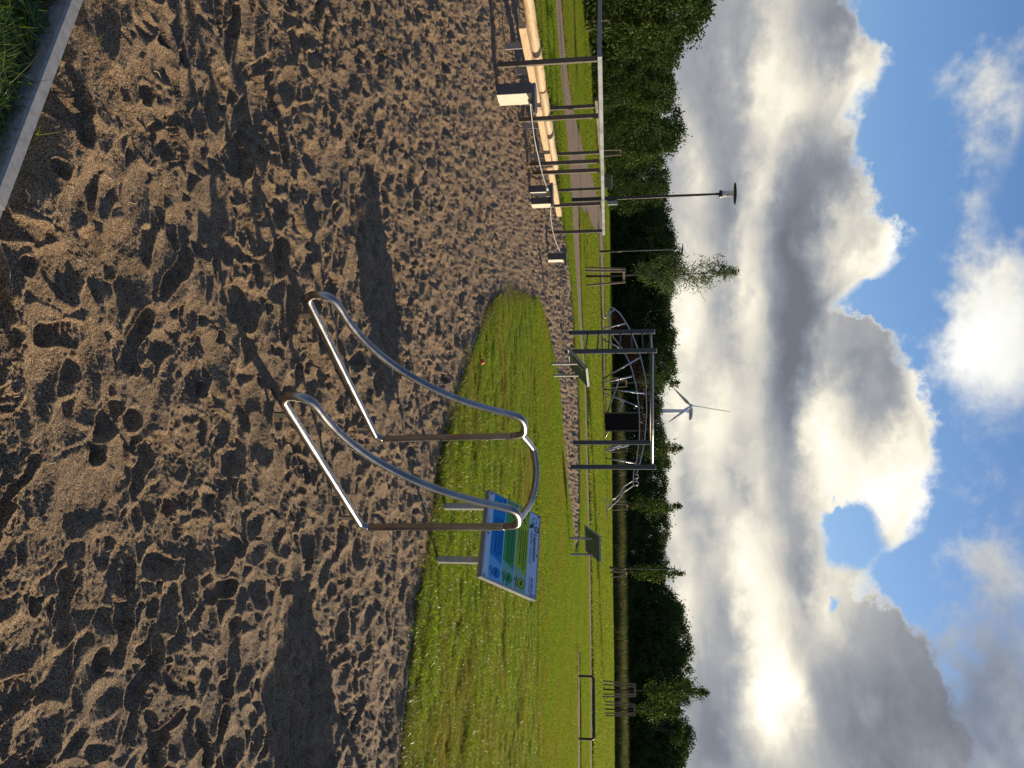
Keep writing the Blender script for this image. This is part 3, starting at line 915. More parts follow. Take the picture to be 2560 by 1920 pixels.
# ------------------------------------------------------------------ information boards
def flat_mat(name, c, rough=.35):
    return material(name, color=c, rough=rough, spec=.4)
PM = dict(pale=flat_mat('print_pale_blue', (.48, .60, .76)), blue=flat_mat('print_blue', (.004, .22, .56)), blue2=flat_mat('print_light_blue', (.13, .42, .76)),
          green=flat_mat('print_green', (.055, .32, .08)), green2=flat_mat('print_sea_green', (.17, .42, .36)), lime=flat_mat('print_lime', (.33, .46, .012)),
          lime2=flat_mat('print_pale_green', (.25, .42, .30)), line=flat_mat('print_line', (.42, .66, .85)), ink=flat_mat('print_ink', (.015, .03, .07)),
          inkg=flat_mat('print_dark_green', (.012, .06, .012)), inkb=flat_mat('print_dark_blue', (.004, .05, .22)), skin=flat_mat('print_tan', (.42, .36, .28)))
BW, BS, BR_ = .75, .485, .381
def board(x, y, zb, deg, label, printed=False, post_u=(.05, .69), group='information boards of the fitness trail', lean=0):
    th = R(deg)
    w = Vector((math.cos(th), -math.sin(th), 0)); n = Vector((math.sin(th), math.cos(th), 0))
    O = Vector((x, y, zb)); up = n * BS + Vector((0, 0, BR_)); SL = up.length; up = up / SL
    nr = w.cross(up); nr = nr if nr.z > 0 else -nr
    base = O + w * BW * .4 + n * BS * .5
    e = thing('information_board', (base.x, base.y, 0), label, 'sign', group)
    for u in post_u:
        p = O + w * BW * u + n * BS * .5
        zt = zb + BR_ * .5 - .022
        MB().bar((p.x, p.y, -.2), (p.x, p.y, zt), .05, .045, side=w, bev=.006).build('post', M_GALV, e)
        MB().bar(p + Vector((0, 0, -zb)) + Vector((0, 0, zb + BR_ * .5 - .02)) - up * .17 - nr * .012, p + Vector((0, 0, BR_ * .5 - .02)) + up * .17 - nr * .012, .04, .02, side=w).build('bracket', M_GALV, e)
    def at(u, v, h=0.0):
        return O + w * (u * BW) + up * (v * SL) + nr * h
    m_ = MB(); m_.hexa([at(0, 0, -.016), at(1, 0, -.016), at(1, 1, -.016), at(0, 1, -.016)], [at(0, 0, 0), at(1, 0, 0), at(1, 1, 0), at(0, 1, 0)])
    m_.build('panel', M_BOARDBACK, e)
    fr = MB()       # folded rim under the panel
    for (a, b) in (((0, 0), (1, 0)), ((1, 0), (1, 1)), ((1, 1), (0, 1)), ((0, 1), (0, 0))):
        pa, pb = at(*a, -.020), at(*b, -.020)
        inn = (at(.5, .5, -.02) - (pa + pb) / 2).normalized() * .008
        fr.bar(pa + inn, pb + inn, .05, .012, side=nr)
    fr.build('rim', M_GALV, e)
    if not printed:
        q4 = [at(.012, .015, .002), at(.988, .015, .002), at(.988, .985, .002), at(.012, .985, .002)]
        MB().add(q4, [(0, 1, 2, 3)]).build('printed_sheet', PM['pale'], e)
        return e
    sheets = []
    def quad(u0, v0, u1, v1, mat, h, name='print_field', sk0=0, sk1=0):
        MB().add([at(u0 + sk0 * 0, v0, h), at(u1, v0, h), at(u1 + sk1, v1, h), at(u0 + sk0, v1, h)], [(0, 1, 2, 3)]).build(name, mat, e)
    quad(.0, .0, 1, 1, PM['pale'], .0012)
    rows = ((.115, .335, 'blue', 'blue2', 'inkb'), (.338, .555, 'green', 'green2', 'inkg'), (.558, .79, 'lime', 'lime2', 'inkg'))
    rr2 = random.Random(3)
    for v0, v1, c1, c2, ci in rows:
        quad(.0, v0, 1, v1, PM[c2], .0024)
        # dark field with a slanted, curved right end
        n_ = 8
        pts = [at(.0, v0, .0036)] + [at(.715 + .075 * (k / n_) ** 1.6, v0 + (v1 - v0) * k / n_, .0036) for k in range(n_ + 1)] + [at(0, v1, .0036)]
        MB().add(pts, [tuple(range(len(pts)))]).build('print_field', PM[c1], e)
        quad(0, v1 - .004, 1, v1 + .006, PM['line'], .0048, 'print_line')
        # text lines as strings of word-long dashes
        t_ = MB(); nl = 5
        for k in range(nl):
            vc = v1 - (v1 - v0) * (.16 + .155 * k)
            bold = k in (1, 3)
            uu = .27 + .015 * k / nl
            end = .66 + .05 * rr2.random() if k < nl - 1 else .48
            while uu < end:
                wl = rr2.uniform(.012, .045)
                hh = .0085 if bold else .0055
                t_.add([at(uu, vc - hh, .005), at(uu + wl, vc - hh, .005), at(uu + wl, vc + hh, .005), at(uu, vc + hh, .005)], [(0, 1, 2, 3)])
                uu += wl + .007
        t_.build('small_print', PM[ci], e)['kind'] = 'stuff'
        # round badge on the right and two short lines under it
        cu, cv, rad = .89, v0 + (v1 - v0) * .60, (v1 - v0) * .30
        ring = []
        for k in range(28):
            a = k / 28 * 6.2832
            for r_ in (rad, rad * .86):
                ring.append(at(cu + math.cos(a) * r_ * SL / BW, cv + math.sin(a) * r_, .005))
        MB().add(ring, [(2 * k, 2 * ((k + 1) % 28), 2 * ((k + 1) % 28) + 1, 2 * k + 1) for k in range(28)]).build('badge_ring', PM[ci], e)
        disc_ = [at(cu + math.cos(k / 28 * 6.2832) * rad * .86 * SL / BW, cv + math.sin(k / 28 * 6.2832) * rad * .86, .0044) for k in range(28)]
        MB().add(disc_, [tuple(range(28))]).build('badge', PM[c1], e)
        t_ = MB()
        for (a0, a1, vv, hh) in ((.86, .915, cv + .012, .009), (.865, .92, cv - .012, .009), (.83, .95, v0 + (v1 - v0) * .22, .0055), (.85, .89, v0 + (v1 - v0) * .09, .006)):
            t_.add([at(a0, vv - hh, .0056), at(a1, vv - hh, .0056), at(a1, vv + hh, .0056), at(a0, vv + hh, .0056)], [(0, 1, 2, 3)])
        t_.build('badge_print', PM[ci], e)['kind'] = 'stuff'
        # little exercise figures on the left
        f_ = MB()
        for (a0, b0, a1, b1, hh) in ((.02, .90, .09, .80, .010), (.07, .42, .13, .55, .012), (.13, .55, .17, .50, .020), (.17, .62, .19, .66, .014)):
            p0 = at(a0, v0 + (v1 - v0) * b0, .005); p1 = at(a1, v0 + (v1 - v0) * b1, .005)
            sd_ = (p1 - p0).normalized().cross(nr) * hh * .5
            f_.add([p0 - sd_, p1 - sd_, p1 + sd_, p0 + sd_], [(0, 1, 2, 3)])
        f_.build('pictogram', PM[ci], e)['kind'] = 'stuff'
    def text(body, u, v, size, mat, shear=0.0):
        cu_ = bpy.data.curves.new('txt', 'FONT')
        cu_.body = body; cu_.size = size; cu_.shear = shear; cu_.offset = .0004
        tmp = bpy.data.objects.new('txt', cu_); COL.objects.link(tmp)
        bpy.context.view_layer.update()
        dg = bpy.context.evaluated_depsgraph_get()
        me_ = bpy.data.meshes.new_from_object(tmp.evaluated_get(dg))
        bpy.data.objects.remove(tmp)
        off = Vector(e.location)
        for vtx in me_.vertices:
            p = O + w * (u * BW + vtx.co.x) + up * (v * SL + vtx.co.y) + nr * .0062
            vtx.co = p - off
        me_.materials.clear(); me_.materials.append(mat)
        o_ = bpy.data.objects.new('lettering', me_); COL.objects.link(o_); o_.parent = e
    text('Liegestützen', .245, .885, .050, PM['ink'], .25)
    text('4FCIRCLE\u00ae', .77, .875, .034, PM['inkb'], .2)
    t_ = MB()
    for (a0, a1, vv, hh) in ((.24, .33, .838, .007), (.345, .40, .838, .007), (.43, .62, .832, .0045), (.24, .70, .868, .0012), (.77, .95, .850, .0035), (.30, .52, .045, .003)):
        t_.add([at(a0, vv - hh, .005), at(a1, vv - hh, .005), at(a1, vv + hh, .005), at(a0, vv + hh, .005)], [(0, 1, 2, 3)])
    t_.build('small_print', PM['ink'], e)['kind'] = 'stuff'
    # round emblem and the small sitting figure with a ball
    def ringp(cu, cv, r1, r0, mat, nm, h=.005):
        pts = []
        for k in range(28):
            a = k / 28 * 6.2832
            for r_ in (r1, r0):
                pts.append(at(cu + math.cos(a) * r_ / BW, cv + math.sin(a) * r_ / SL, h))
        MB().add(pts, [(2 * k, 2 * ((k + 1) % 28), 2 * ((k + 1) % 28) + 1, 2 * k + 1) for k in range(28)]).build(nm, mat, e)
    ringp(.10, .885, .029, .024, PM['inkb'], 'emblem_ring'); ringp(.10, .885, .019, .012, PM['line'], 'emblem')
    ringp(.195, .93, .028, .018, PM['ink'], 'figure_ring'); ringp(.195, .93, .018, .001, PM['skin'], 'figure_ball')
    f_ = MB()
    for (a0, b0, a1, b1) in ((.15, .84, .19, .87), (.16, .81, .20, .84), (.145, .87, .15, .80), (.18, .79, .21, .81)):
        f_.add([at(a0, b0, .0052), at(a1, b0, .0052), at(a1, b1, .0052), at(a0, b1, .0052)], [(0, 1, 2, 3)])
    f_.build('pictogram', PM['ink'], e)['kind'] = 'stuff'
    for (u, v) in ((.035, .055), (.5, .055), (.965, .055), (.035, .95), (.5, .955), (.965, .95), (.965, .45)):
        p = at(u, v, 0)
        sc_ = MB(); n_ = 10
        sc_.add([at(u + math.cos(k / n_ * 6.283) * .007 / BW, v + math.sin(k / n_ * 6.283) * .007 / SL, h) for h in (.004, .0075) for k in range(n_)],
                [(k, (k + 1) % n_, n_ + (k + 1) % n_, n_ + k) for k in range(n_)] + [tuple(range(n_, 2 * n_))])
        sc_.build('screw', M_BLACK, e)
    return e
board(.861, 6.785, .45, 35, 'printed information board in blue, green and lime titled Liegestützen, behind the steel bars', True)
board(-.361, 17.54, .40, 119, 'information board seen from behind with sunlit white edges, in front of the tall climbing frame')
board(4.288, 21.61, .466, 157, 'information board seen from behind in shade, right of the tall climbing frame')
gb = G(1491, 468)
board(gb.x, gb.y, .45, 150, 'far information board with bright edge beside the first lamp post', )
board(3.25, 5.55, .47, 35, 'information board standing on the lawn right of the printed one', post_u=(.1, .9))

# ------------------------------------------------------------------ handrail frame over the sand on the left
hr = thing('handrail', (-4.0, 10.5, 0), 'brown steel handrail with pale flat top rail over the left sand', 'handrail')
near_posts = [(163, 1246, 1493), (300, 1299, 1496), (411, 1326, 1498), (433, 1333, 1499), (515, 1355, 1501), (582, 1372, 1505)]
tops = []
for py, pb, pt in near_posts:
    b = G(pb, py); t = PD(pt, py, b.y)
    tops.append(Vector((b.x, b.y, t.z)))
    MB().bar((b.x, b.y, -.3), (b.x, b.y, t.z), .062, .055, side=(1, 0, 0), bev=.004).build('post', M_FRAME, hr)
d_ = (tops[-1] - tops[0]).normalized()
rail_pts = [tops[0] - d_ * .12] + tops[1:-1] + [tops[-1] + d_ * .15]
a_, b_ = tops[0] - d_ * .12, tops[-1] + d_ * .15
MB().bar(a_ + Vector((0, 0, .033)), b_ + Vector((0, 0, .033)), .06, .085, side=(0, 0, 1), bev=.006).build('top_rail', M_RAIL, hr)
far_b = [(-4.86, 14.8, 1.06), (-4.62, 16.9, 1.05), (-4.35, 18.9, 1.045)]
for x_, y_, z_ in far_b:
    MB().bar((x_, y_, -.3), (x_, y_, z_), .06, .055, side=(1, 0, 0), bev=.004).build('post', M_FRAME, hr)
MB().bar((-4.9, 14.55, 1.08), (-4.32, 19.1, 1.07), .045, .07, side=(0, 0, 1)).build('rear_rail', M_FRAME, hr)
c0 = PD(1489, 0, 10.9) ; c0 = tops[0] + (PD(1489, -30, 11.6) - tops[0]) * 1.0
cr = (Vector((c0.x, c0.y, c0.z)) - tops[0]).normalized()
MB().bar(tops[0] - d_ * .075 + Vector((0, 0, .026)), Vector((-7.6, 12.6, tops[0].z + .02)), .05, .06, side=(0, 0, 1), bev=.005).build('cross_rail', M_RAIL, hr)
MB().bar((-7.6, 12.6, -.3), (-7.6, 12.6, tops[0].z), .062, .055, side=(1, 0, 0)).build('post', M_FRAME, hr)

# timber balance beam on metal legs
bb = thing('balance_beam', (-4.6, 10.7, 0), 'squared pale timber balance beam on short metal legs beside the handrail frame', 'balance beam')
bA, bB = Vector((-4.61, 10.7, .285)), Vector((-3.28, 16.25, .285))
bd_ = (bB - bA).normalized()
cuts = [0, 1.9, 3.75, bB.length and (bB - bA).length]
for a, b in zip(cuts, cuts[1:]):
    MB().bar(bA + bd_ * (a + .006), bA + bd_ * (b - .006), .10, .105, side=(0, 0, 1), bev=.007).build('timber', M_WOOD, bb)
for s in (.42, 2.45, 3.4, 5.3):
    p = bA + bd_ * s
    MB().bar((p.x, p.y, -.3), (p.x, p.y, .234), .085, .055, side=(1, .25, 0)).build('leg', M_GALV, bb)
def round_log(name, A_, B_, r, label):
    e = thing(name, (A_[0], A_[1], 0), label, 'log', 'round timber logs lying behind the balance beam')
    a, b = Vector(A_), Vector(B_)
    n = 26
    rr_ = []; pp = []
    for k in range(n + 1):
        t = k / n
        rr_.append(r * (1 + .035 * math.sin(t * 37) * random.random() + (-.12 if k in (0, n) else 0)))
        pp.append(a + (b - a) * t + Vector((0, 0, .004 * math.sin(t * 17))))
    MB().tube(pp, rr_, 18).build('trunk', M_WOOD, e, 'auto')
    for s in (.12, .88):
        p = a + (b - a) * s
        MB().bar((p.x, p.y, -.3), (p.x, p.y, p.z - r * .9), .10, .06, side=(1, .3, 0)).build('support', M_GALV, e)
    return e
round_log('timber_log', (-5.62, 9.4, .315), (-4.53, 12.83, .315), .077, 'round debarked log, the nearer of two in line behind the squared beam')
round_log('timber_log', (-4.515, 12.88, .315), (-3.84, 15.05, .315), .074, 'round debarked log, the farther of two in line behind the squared beam')

# rope pillars
def pillar(corner, wx, dy, h, label, plate):
    x, y = corner
    e = thing('rope_pillar', (x + wx / 2, y + dy / 2, -.04), label, 'pillar', 'rope pillars standing in the sand')
    m_ = MB(); m_.hexa([(x, y, -.25), (x + wx, y + .0, -.25), (x + wx + dy * .12, y + dy, -.25), (x + dy * .12, y + dy, -.25)],
                       [(x, y, h), (x + wx, y + .0, h), (x + wx + dy * .12, y + dy, h), (x + dy * .12, y + dy, h)])
    m_.build('casing', M_CREAM, e)
    fr = MB(); fr.hexa([(x - .002, y - .012, -.24), (x + wx + .002, y - .012, -.24), (x + wx + .002, y - .002, -.24), (x - .002, y - .002, -.24)],
                       [(x - .002, y - .012, h - .001), (x + wx + .002, y - .012, h - .001), (x + wx + .002, y - .002, h - .001), (x - .002, y - .002, h - .001)])
    fr.build('shaded_front', M_DARKGREY, e)  # dark sheet paints the shade on the casing's front face
    if plate:
        cx_, cy_, lx_, ly_, ang = plate
        n = 28; pts = []
        for z, k_ in ((h + .004, 1), (h + .03, 1), (h + .036, .93)):
            for k in range(n):
                a = 2 * math.pi * k / n
                u = math.copysign(abs(math.cos(a)) ** .45, math.cos(a)) * lx_ / 2 * k_; v = math.copysign(abs(math.sin(a)) ** .45, math.sin(a)) * ly_ / 2 * k_
                pts.append((cx_ + u * math.cos(ang) - v * math.sin(ang), cy_ + u * math.sin(ang) + v * math.cos(ang), z))
        fs = [(j * n + k, j * n + (k + 1) % n, (j + 1) * n + (k + 1) % n, (j + 1) * n + k) for j in (0, 1) for k in range(n)] + [tuple(range(n))[::-1], tuple(range(2 * n, 3 * n))]
        MB().add(pts, fs).build('top_plate', M_DARKGREY, e)
    return e
pillar((-3.74, 10.37), .13, .30, .43, 'cream rope pillar with shade painted on its front and a flat step on top, nearest and largest of the pillars', (-3.60, 10.55, .38, .30, .35))
pillar((-3.27, 13.80), .105, .20, .335, 'rope pillar with cream side, left one of the adjoining pair', (-3.14, 13.95, .40, .26, .3))
pillar((-3.11, 13.98), .105, .20, .325, 'rope pillar with cream side, right one of the adjoining pair', None)
pillar((-2.64, 16.98), .13, .2, .32, 'smallest and farthest rope pillar, standing alone near the rim of the sand', (-2.53, 17.1, .30, .22, .2))
def rope(pxs, y0, y1, label):
    pts = []
    n = len(pxs)
    for k, (px_, py_) in enumerate(pxs):
        t = k / (n - 1)
        pts.append(PD(px_, py_, y0 + (y1 - y0) * t))
    e = thing('rope', pts[0], label, 'rope')
    MB().tube(catmull(pts, 6), .0072, 8).build('strand', M_ROPE, e, True)
    for p, q_ in ((pts[0], pts[1]), (pts[-1], pts[-2])):
        d = (q_ - p).normalized()
        MB().tube([p, p + d * .05, p + d * .10, p + d * .13], [.02, .026, .022, .012], 10).build('clamp', M_GALV, e, True)
rope([(1326, 255), (1328, 283), (1336, 346), (1346, 393), (1354, 428), (1369, 476)], 10.55, 13.75, 'pale sagging rope between the nearest pillar and the pair of pillars')
rope([(1378, 513), (1376.5, 539), (1382, 577), (1390, 606), (1402, 634)], 14.1, 17.0, 'pale sagging rope between the pair of pillars and the farthest pillar')

# ------------------------------------------------------------------ tall frame with rungs
cf = thing('climbing_rack', (-1.36, 22.9, 0), 'tall blue-grey steel climbing frame with four posts, wall rungs and overhead bars', 'climbing frame')
P4 = [(-1.36, 22.7), (-.80, 21.3), (1.70, 24.1), (2.28, 22.9)]
for (x_, y_), ht in zip(P4, (2.27, 2.27, 2.16, 2.27)):
    MB().bar((x_, y_, -.3), (x_, y_, ht), .125, .125, side=(1, 0, 0), bev=.02).build('post', M_BLUEGREY, cf)
    MB().bar((x_, y_, ht), (x_, y_, ht + .012), .118, .118, side=(1, 0, 0), bev=.02).build('post_cap', M_STEELTUBE, cf)
for z in (.50, .79, 1.08, 1.37, 1.66, 1.94):
    MB().tube([(P4[0][0], P4[0][1], z), (P4[1][0], P4[1][1], z)], .019, 10).build('rung', M_BLUEGREY, cf, True)
for a, b, z, r_, m2 in ((0, 1, 2.17, .022, M_STEELTUBE), (2, 3, 2.17, .022, M_STEELTUBE), (1, 3, 2.19, .026, M_STEELTUBE), (0, 2, 2.16, .026, M_FRAME)):
    MB().tube([(*P4[a], z), (*P4[b], z)], r_, 12).build('overhead_bar', m2, cf, True)

# ------------------------------------------------------------------ lamp posts
def lamp(x, y, label, plate=False):
    e = thing('street_lamp', (x, y, 0), label, 'lamp post', 'park lamp posts with disc tops')
    def T(z0, z1, r0, r1=None):
        return MB().disc((x, y, 0), r0, z0, z1, 20, r1)
    T(-.3, 1.15, .062).build('base_tube', M_BLACK, e, 'auto')
    T(1.15, 1.20, .062, .045).build('shoulder', M_BLACK, e, 'auto')
    T(1.20, 3.98, .042, .034).build('pole', M_BLACK, e, 'auto')
    T(3.98, 4.07, .042, .045).build('collar', M_BLACK, e, 'auto')
    T(4.07, 4.14, .115, .10).build('lantern_foot', M_BLACK, e, 'auto')
    T(4.14, 4.45, .088, .088).build('lantern_glass', M_GLASS, e, 'auto')
    T(4.14, 4.27, .07, .07).build('reflector', M_STEELTUBE, e, 'auto')
    for k in range(6):
        T(4.275 + k * .028, 4.283 + k * .028, .074, .06).build('louvre', M_STEELTUBE, e, 'auto')
    n = 36; vs_, fs = [], []
    for r_, z in ((.01, 4.455), (.29, 4.47), (.30, 4.478), (.29, 4.487), (.15, 4.51), (.01, 4.52)):
        vs_ += [(x + math.cos(2 * math.pi * k / n) * r_, y + math.sin(2 * math.pi * k / n) * r_, z) for k in range(n)]
    for j in range(5):
        fs += [(j * n + k, j * n + (k + 1) % n, (j + 1) * n + (k + 1) % n, (j + 1) * n + k) for k in range(n)]
    MB().add(vs_, fs).build('disc_cover', M_BLACK, e, 'auto')
    if plate:
        MB().hexa([(x + .07, y - .02, 1.05), (x + .17, y - .02, 1.05), (x + .17, y + .06, 1.05), (x + .07, y + .06, 1.05)],
                  [(x + .07, y - .02, 1.32), (x + .17, y - .02, 1.32), (x + .17, y + .06, 1.32), (x + .07, y + .06, 1.32)]).build('switch_box', M_GALV, e)
for (px_, py_), lb, pl in (((1424, 500.6), 'nearest black lamp post with lantern and disc, beside the gravel path fork', True),
                           ((1496, 629), 'slim black lamp post partly behind the staked willow', False),
                           ((1519.5, 1420), 'far black lamp post behind a staked young tree', False)):
    p = G(px_, py_)
    lamp(p.x, p.y, lb, pl)

# ------------------------------------------------------------------ small goal frame
ga, gc = G(1446, 1681), G(1444.5, 1857.5)
gd = (ga.y + gc.y) / 2
ga = Vector((ga.x, gd, 0)); gc = Vector((gc.x, gd, 0))
goal = thing('goal_frame', (ga.x, gd, 0), 'low black tubular goal frame on the strip of gravel at the right', 'goal')
zt_ = PD(1484, 1681, gd).z
MB().tube(fillet([(ga.x, gd, -.3), (ga.x, gd, zt_), (gc.x, gd, zt_), (gc.x, gd, -.3)], .10), .036, 12).build('frame', M_BLACK, goal, 'auto')

# small orange thing on the lawn tongue
ob = G(1195, 904)
e = thing('orange_ball', (ob.x, ob.y, 0), 'small bright orange ball lying in the grass of the lawn tongue', 'ball')
bpy_me = bpy.data.meshes.new('shell'); bm = bmesh.new(); bmesh.ops.create_uvsphere(bm, u_segments=18, v_segments=12, radius=.03); bm.to_mesh(bpy_me); bm.free()
bpy_me.materials.append(material('orange_plastic', color=(.75, .10, .02), rough=.4)); bpy_me.shade_smooth()
o_ = bpy.data.objects.new('shell', bpy_me); COL.objects.link(o_); o_.parent = e; o_.location = (0, 0, .045)

# ------------------------------------------------------------------ far playground structure
ps = thing('climbing_bridge', (PD(1509, 1000, 51).x, 51, 0), 'arched playground rope bridge with slanting poles, dark tower panel and a slide pole exit', 'playground')
def c5(x, y): return (1380 + x * .12658, 760 + y * .12658)
def c6(x, y): return (1480 + x * .09042, 880 + y * .09042)
def c7b(x, y): return (1480 + x * .09042, 1020 + y * .09042)
def c8(x, y): return (1480 + x * .09946, 1160 + y * .09946)
def line(pxs, D, r, mat, name, k=5):
    pts = [PD(*p, D) for p in pxs]
    if len(pts) > 2 and k: pts = catmull(pts, k)
    MB().tube(pts, r, 8).build(name, mat, ps, True)
    return pts
upper = [c5(1150, 65), c5(1190, 75), c5(1240, 105), c5(1340, 190), c5(1460, 370), c5(1560, 550), c5(1640, 740), c5(1710, 930), c6(1340, 130), c6(1400, 380), c6(1480, 770), c6(1500, 1240), c6(1508, 1580),
         c7b(1500, 250), c7b(1480, 550), c7b(1450, 870), c7b(1400, 1200), c7b(1320, 1530), c8(1120, 245)]
lower = [c5(1135, 80), c5(1125, 250), c5(1140, 480), c5(1210, 650), c5(1350, 830), c5(1420, 935), c5(1470, 1040), c6(1040, 310), c6(1120, 550), c6(1190, 840), c6(1240, 1080), c6(1280, 1400),
         c6(1298, 1640), c7b(1310, 300), c7b(1310, 600), c7b(1300, 870), c7b(1270, 1100), c7b(1215, 1530), c8(1040, 250), c8(1040, 545)]
uF = line(upper, 50.4, .035, M_STEELTUBE, 'arch_rail'); lF = line(lower, 50.4, .035, M_STEELTUBE, 'arch_rail')
uB = line(upper, 51.7, .030, M_STEELTUBE, 'arch_rail'); lB = line(lower, 51.7, .030, M_STEELTUBE, 'arch_rail')
def samp(pts, t):
    f = t * (len(pts) - 1); i = min(int(f), len(pts) - 2)
    return pts[i].lerp(pts[i + 1], f - i)
net = MB()
for U_, L_ in ((uF, lF), (uB, lB)):
    for k in range(46):
        t = k / 45
        if .62 < t < .68: continue
        net.tube([samp(U_, t), samp(L_, min(1, t + .018))], .007, 5, caps=False)
        net.tube([samp(U_, t), samp(L_, max(0, t - .018))], .007, 5, caps=False)
    for f in (.33, .66):
        net.tube([samp(U_, k / 40).lerp(samp(L_, k / 40), f) for k in range(41)], .007, 5, caps=False)
for k in range(60):
    t = k / 59
    net.tube([samp(lF, t), samp(lB, t)], .012, 5, caps=False)
nt = net.build('rope_net', M_REDROPE, ps)
nt['kind'] = 'stuff'
for pxs, D in (((c5(980, 325), c5(1232, 108)), 50.4), ((c5(980, 495), c5(1470, 380)), 50.4), ((c6(320, 730), c6(1315, 160)), 50.2), ((c6(380, 835), c6(1110, 670)), 51.7),
               ((c6(335, 1030), c6(1460, 1145)), 50.2), ((c6(370, 1150), c6(1255, 1500)), 51.7), ((c6(890, 400), c6(770, 730)), 51), ((c6(1025, 1090), c6(890, 1350)), 51),
               ((c7b(420, 1400), c7b(1215, 1530)), 50.4), ((c5(1060, 720), c5(1400, 905)), 51.7)):
    a, b = PD(*pxs[0], D), PD(*pxs[1], D)
    if a.z > .02: a = a - (b - a) * (a.z / (b.z - a.z))
    MB().tube([a, b], .045, 8).build('pole', M_STEELTUBE, ps, True)
a, b = PD(1513, 1034, 50.6), PD(1595, 1075, 50.6)
x0_, x1_, z1_ = a.x, b.x, b.z
MB().hexa([(x0_, 50.6, -.1), (x1_, 50.6, -.1), (x1_, 52.2, -.1), (x0_, 52.2, -.1)], [(x0_, 50.6, z1_), (x1_, 50.6, z1_), (x1_, 52.2, z1_), (x0_, 52.2, z1_)]).build('tower_panel', M_PANEL, ps)
for xx in (x0_ - .04, x1_ + .04):
    MB().bar((xx, 50.55, -.2), (xx, 50.55, z1_ + .3), .09, .09, side=(1, 0, 0)).build('tower_post', M_FRAME, ps)
for pxs in ((c7b(385, 1160), c7b(800, 1025)), (c7b(385, 1200), c7b(1020, 1020))):
    MB().tube([PD(*pxs[0], 49.6) + Vector((0, 0, -.05)), PD(*pxs[1], 50.2)], .055, 8).build('slide_rail', M_CREAM, ps, True)
for pts in ([c8(1040, 410), c8(900, 500), c8(780, 590), c8(700, 740), c8(600, 840), c8(480, 920), c8(430, 1080)], [c8(1040, 545), c8(880, 650), c8(780, 720), c8(700, 850), c8(600, 960), c8(480, 1060), c8(415, 1130)]):
    line(pts, 50.6, .035, M_STEELTUBE, 'handrail')
for y0_, y1_c in ((262, 372), (432, 545)):
    MB().tube(fillet([PD(*c8(1042, y0_), 50.5), PD(*c8(1162, y0_ + 5), 50.5), PD(*c8(1162, y1_c - 15), 50.5), PD(*c8(1042, y1_c), 50.5)], .12), .035, 8).build('guard_loop', M_STEELTUBE, ps, True)
wp = [PD(1514 + (k % 2) * .3, 1245 + k * 14, 52.5) for k in range(5)]
MB().bar(PD(1516, 1243, 52.6), PD(1517.5, 1296, 52.6), .10, .12, side=(0, 0, 1)).build('low_edging', M_CREAM, ps)

# ------------------------------------------------------------------ wind turbine
D_ = 857.0
hub = PD(1727.5, 1015, D_)
wt = thing('wind_turbine', (hub.x + 6.0, D_ + 3.5, 0), 'white wind turbine with red blade tips rising beyond the dark trees', 'wind turbine')
tw = MB(); tx, ty = hub.x + 5.2, D_ + 3.0
tw.tube([(tx, ty, -1), (tx, ty, hub.z * .5), (tx, ty, hub.z - 1.2)], [3.0, 2.4, 1.7], 24); tw.build('tower', M_WHITE, wt, 'auto')
ax = Vector((.82, .50, 0)).normalized()          # nacelle runs right-backwards from the hub
nac = MB()
side_ = Vector((-ax.y, ax.x, 0))
secs = [(-1.0, 1.1, 1.2), (1.5, 1.7, 1.8), (4.5, 1.9, 2.0), (9.5, 1.8, 1.9), (14.0, 1.5, 1.6), (14.6, 1.2, 1.3)]
vs_ = []; fs = []
for s, wv, hv_ in secs:
    c = hub + ax * (s + 2.2) + Vector((0, 0, .3 - .02 * s))
    for k in range(16):
        a = 2 * math.pi * k / 16
        u = math.copysign(abs(math.cos(a)) ** .55, math.cos(a)) * wv; v = math.copysign(abs(math.sin(a)) ** .55, math.sin(a)) * hv_
        vs_.append(c + side_ * u + Vector((0, 0, v)))
for j in range(len(secs) - 1):
    fs += [(j * 16 + k, j * 16 + (k + 1) % 16, (j + 1) * 16 + (k + 1) % 16, (j + 1) * 16 + k) for k in range(16)]
fs += [tuple(range(16)), tuple(range((len(secs) - 1) * 16, len(secs) * 16))[::-1]]
nac.add(vs_, fs); nac.build('nacelle', M_WHITE, wt, 'auto')
let = MB()
for k, (a0, a1) in enumerate(((4.0, 5.4), (6.0, 7.0), (7.3, 8.3), (8.6, 9.6), (9.9, 10.9), (11.2, 12.2), (13.0, 14.4))):
    p0 = hub + ax * (a0 + 2.2) - side_ * 1.97 * -1; 
    for sg in (1, -1):
        q0 = hub + ax * a0 + side_ * (sg * 2.02); q1 = hub + ax * a1 + side_ * (sg * 2.02)
        let.add([q0 + Vector((0, 0, -.55)), q1 + Vector((0, 0, -.55)), q1 + Vector((0, 0, .5)), q0 + Vector((0, 0, .5))], [(0, 1, 2, 3)])
let.build('lettering', material('dark_blue_lettering', color=(.02, .03, .12)), wt)['kind'] = 'stuff'
hb = MB(); hb.tube([hub - ax * 2.2, hub - ax * 1.9, hub - ax * .8, hub + ax * 1.2], [.2, 1.1, 1.8, 1.7], 18); hb.build('hub', M_WHITE, wt, True)
rot_u = side_.copy(); rot_u = rot_u if rot_u.x > 0 else -rot_u
Rb = 39.8
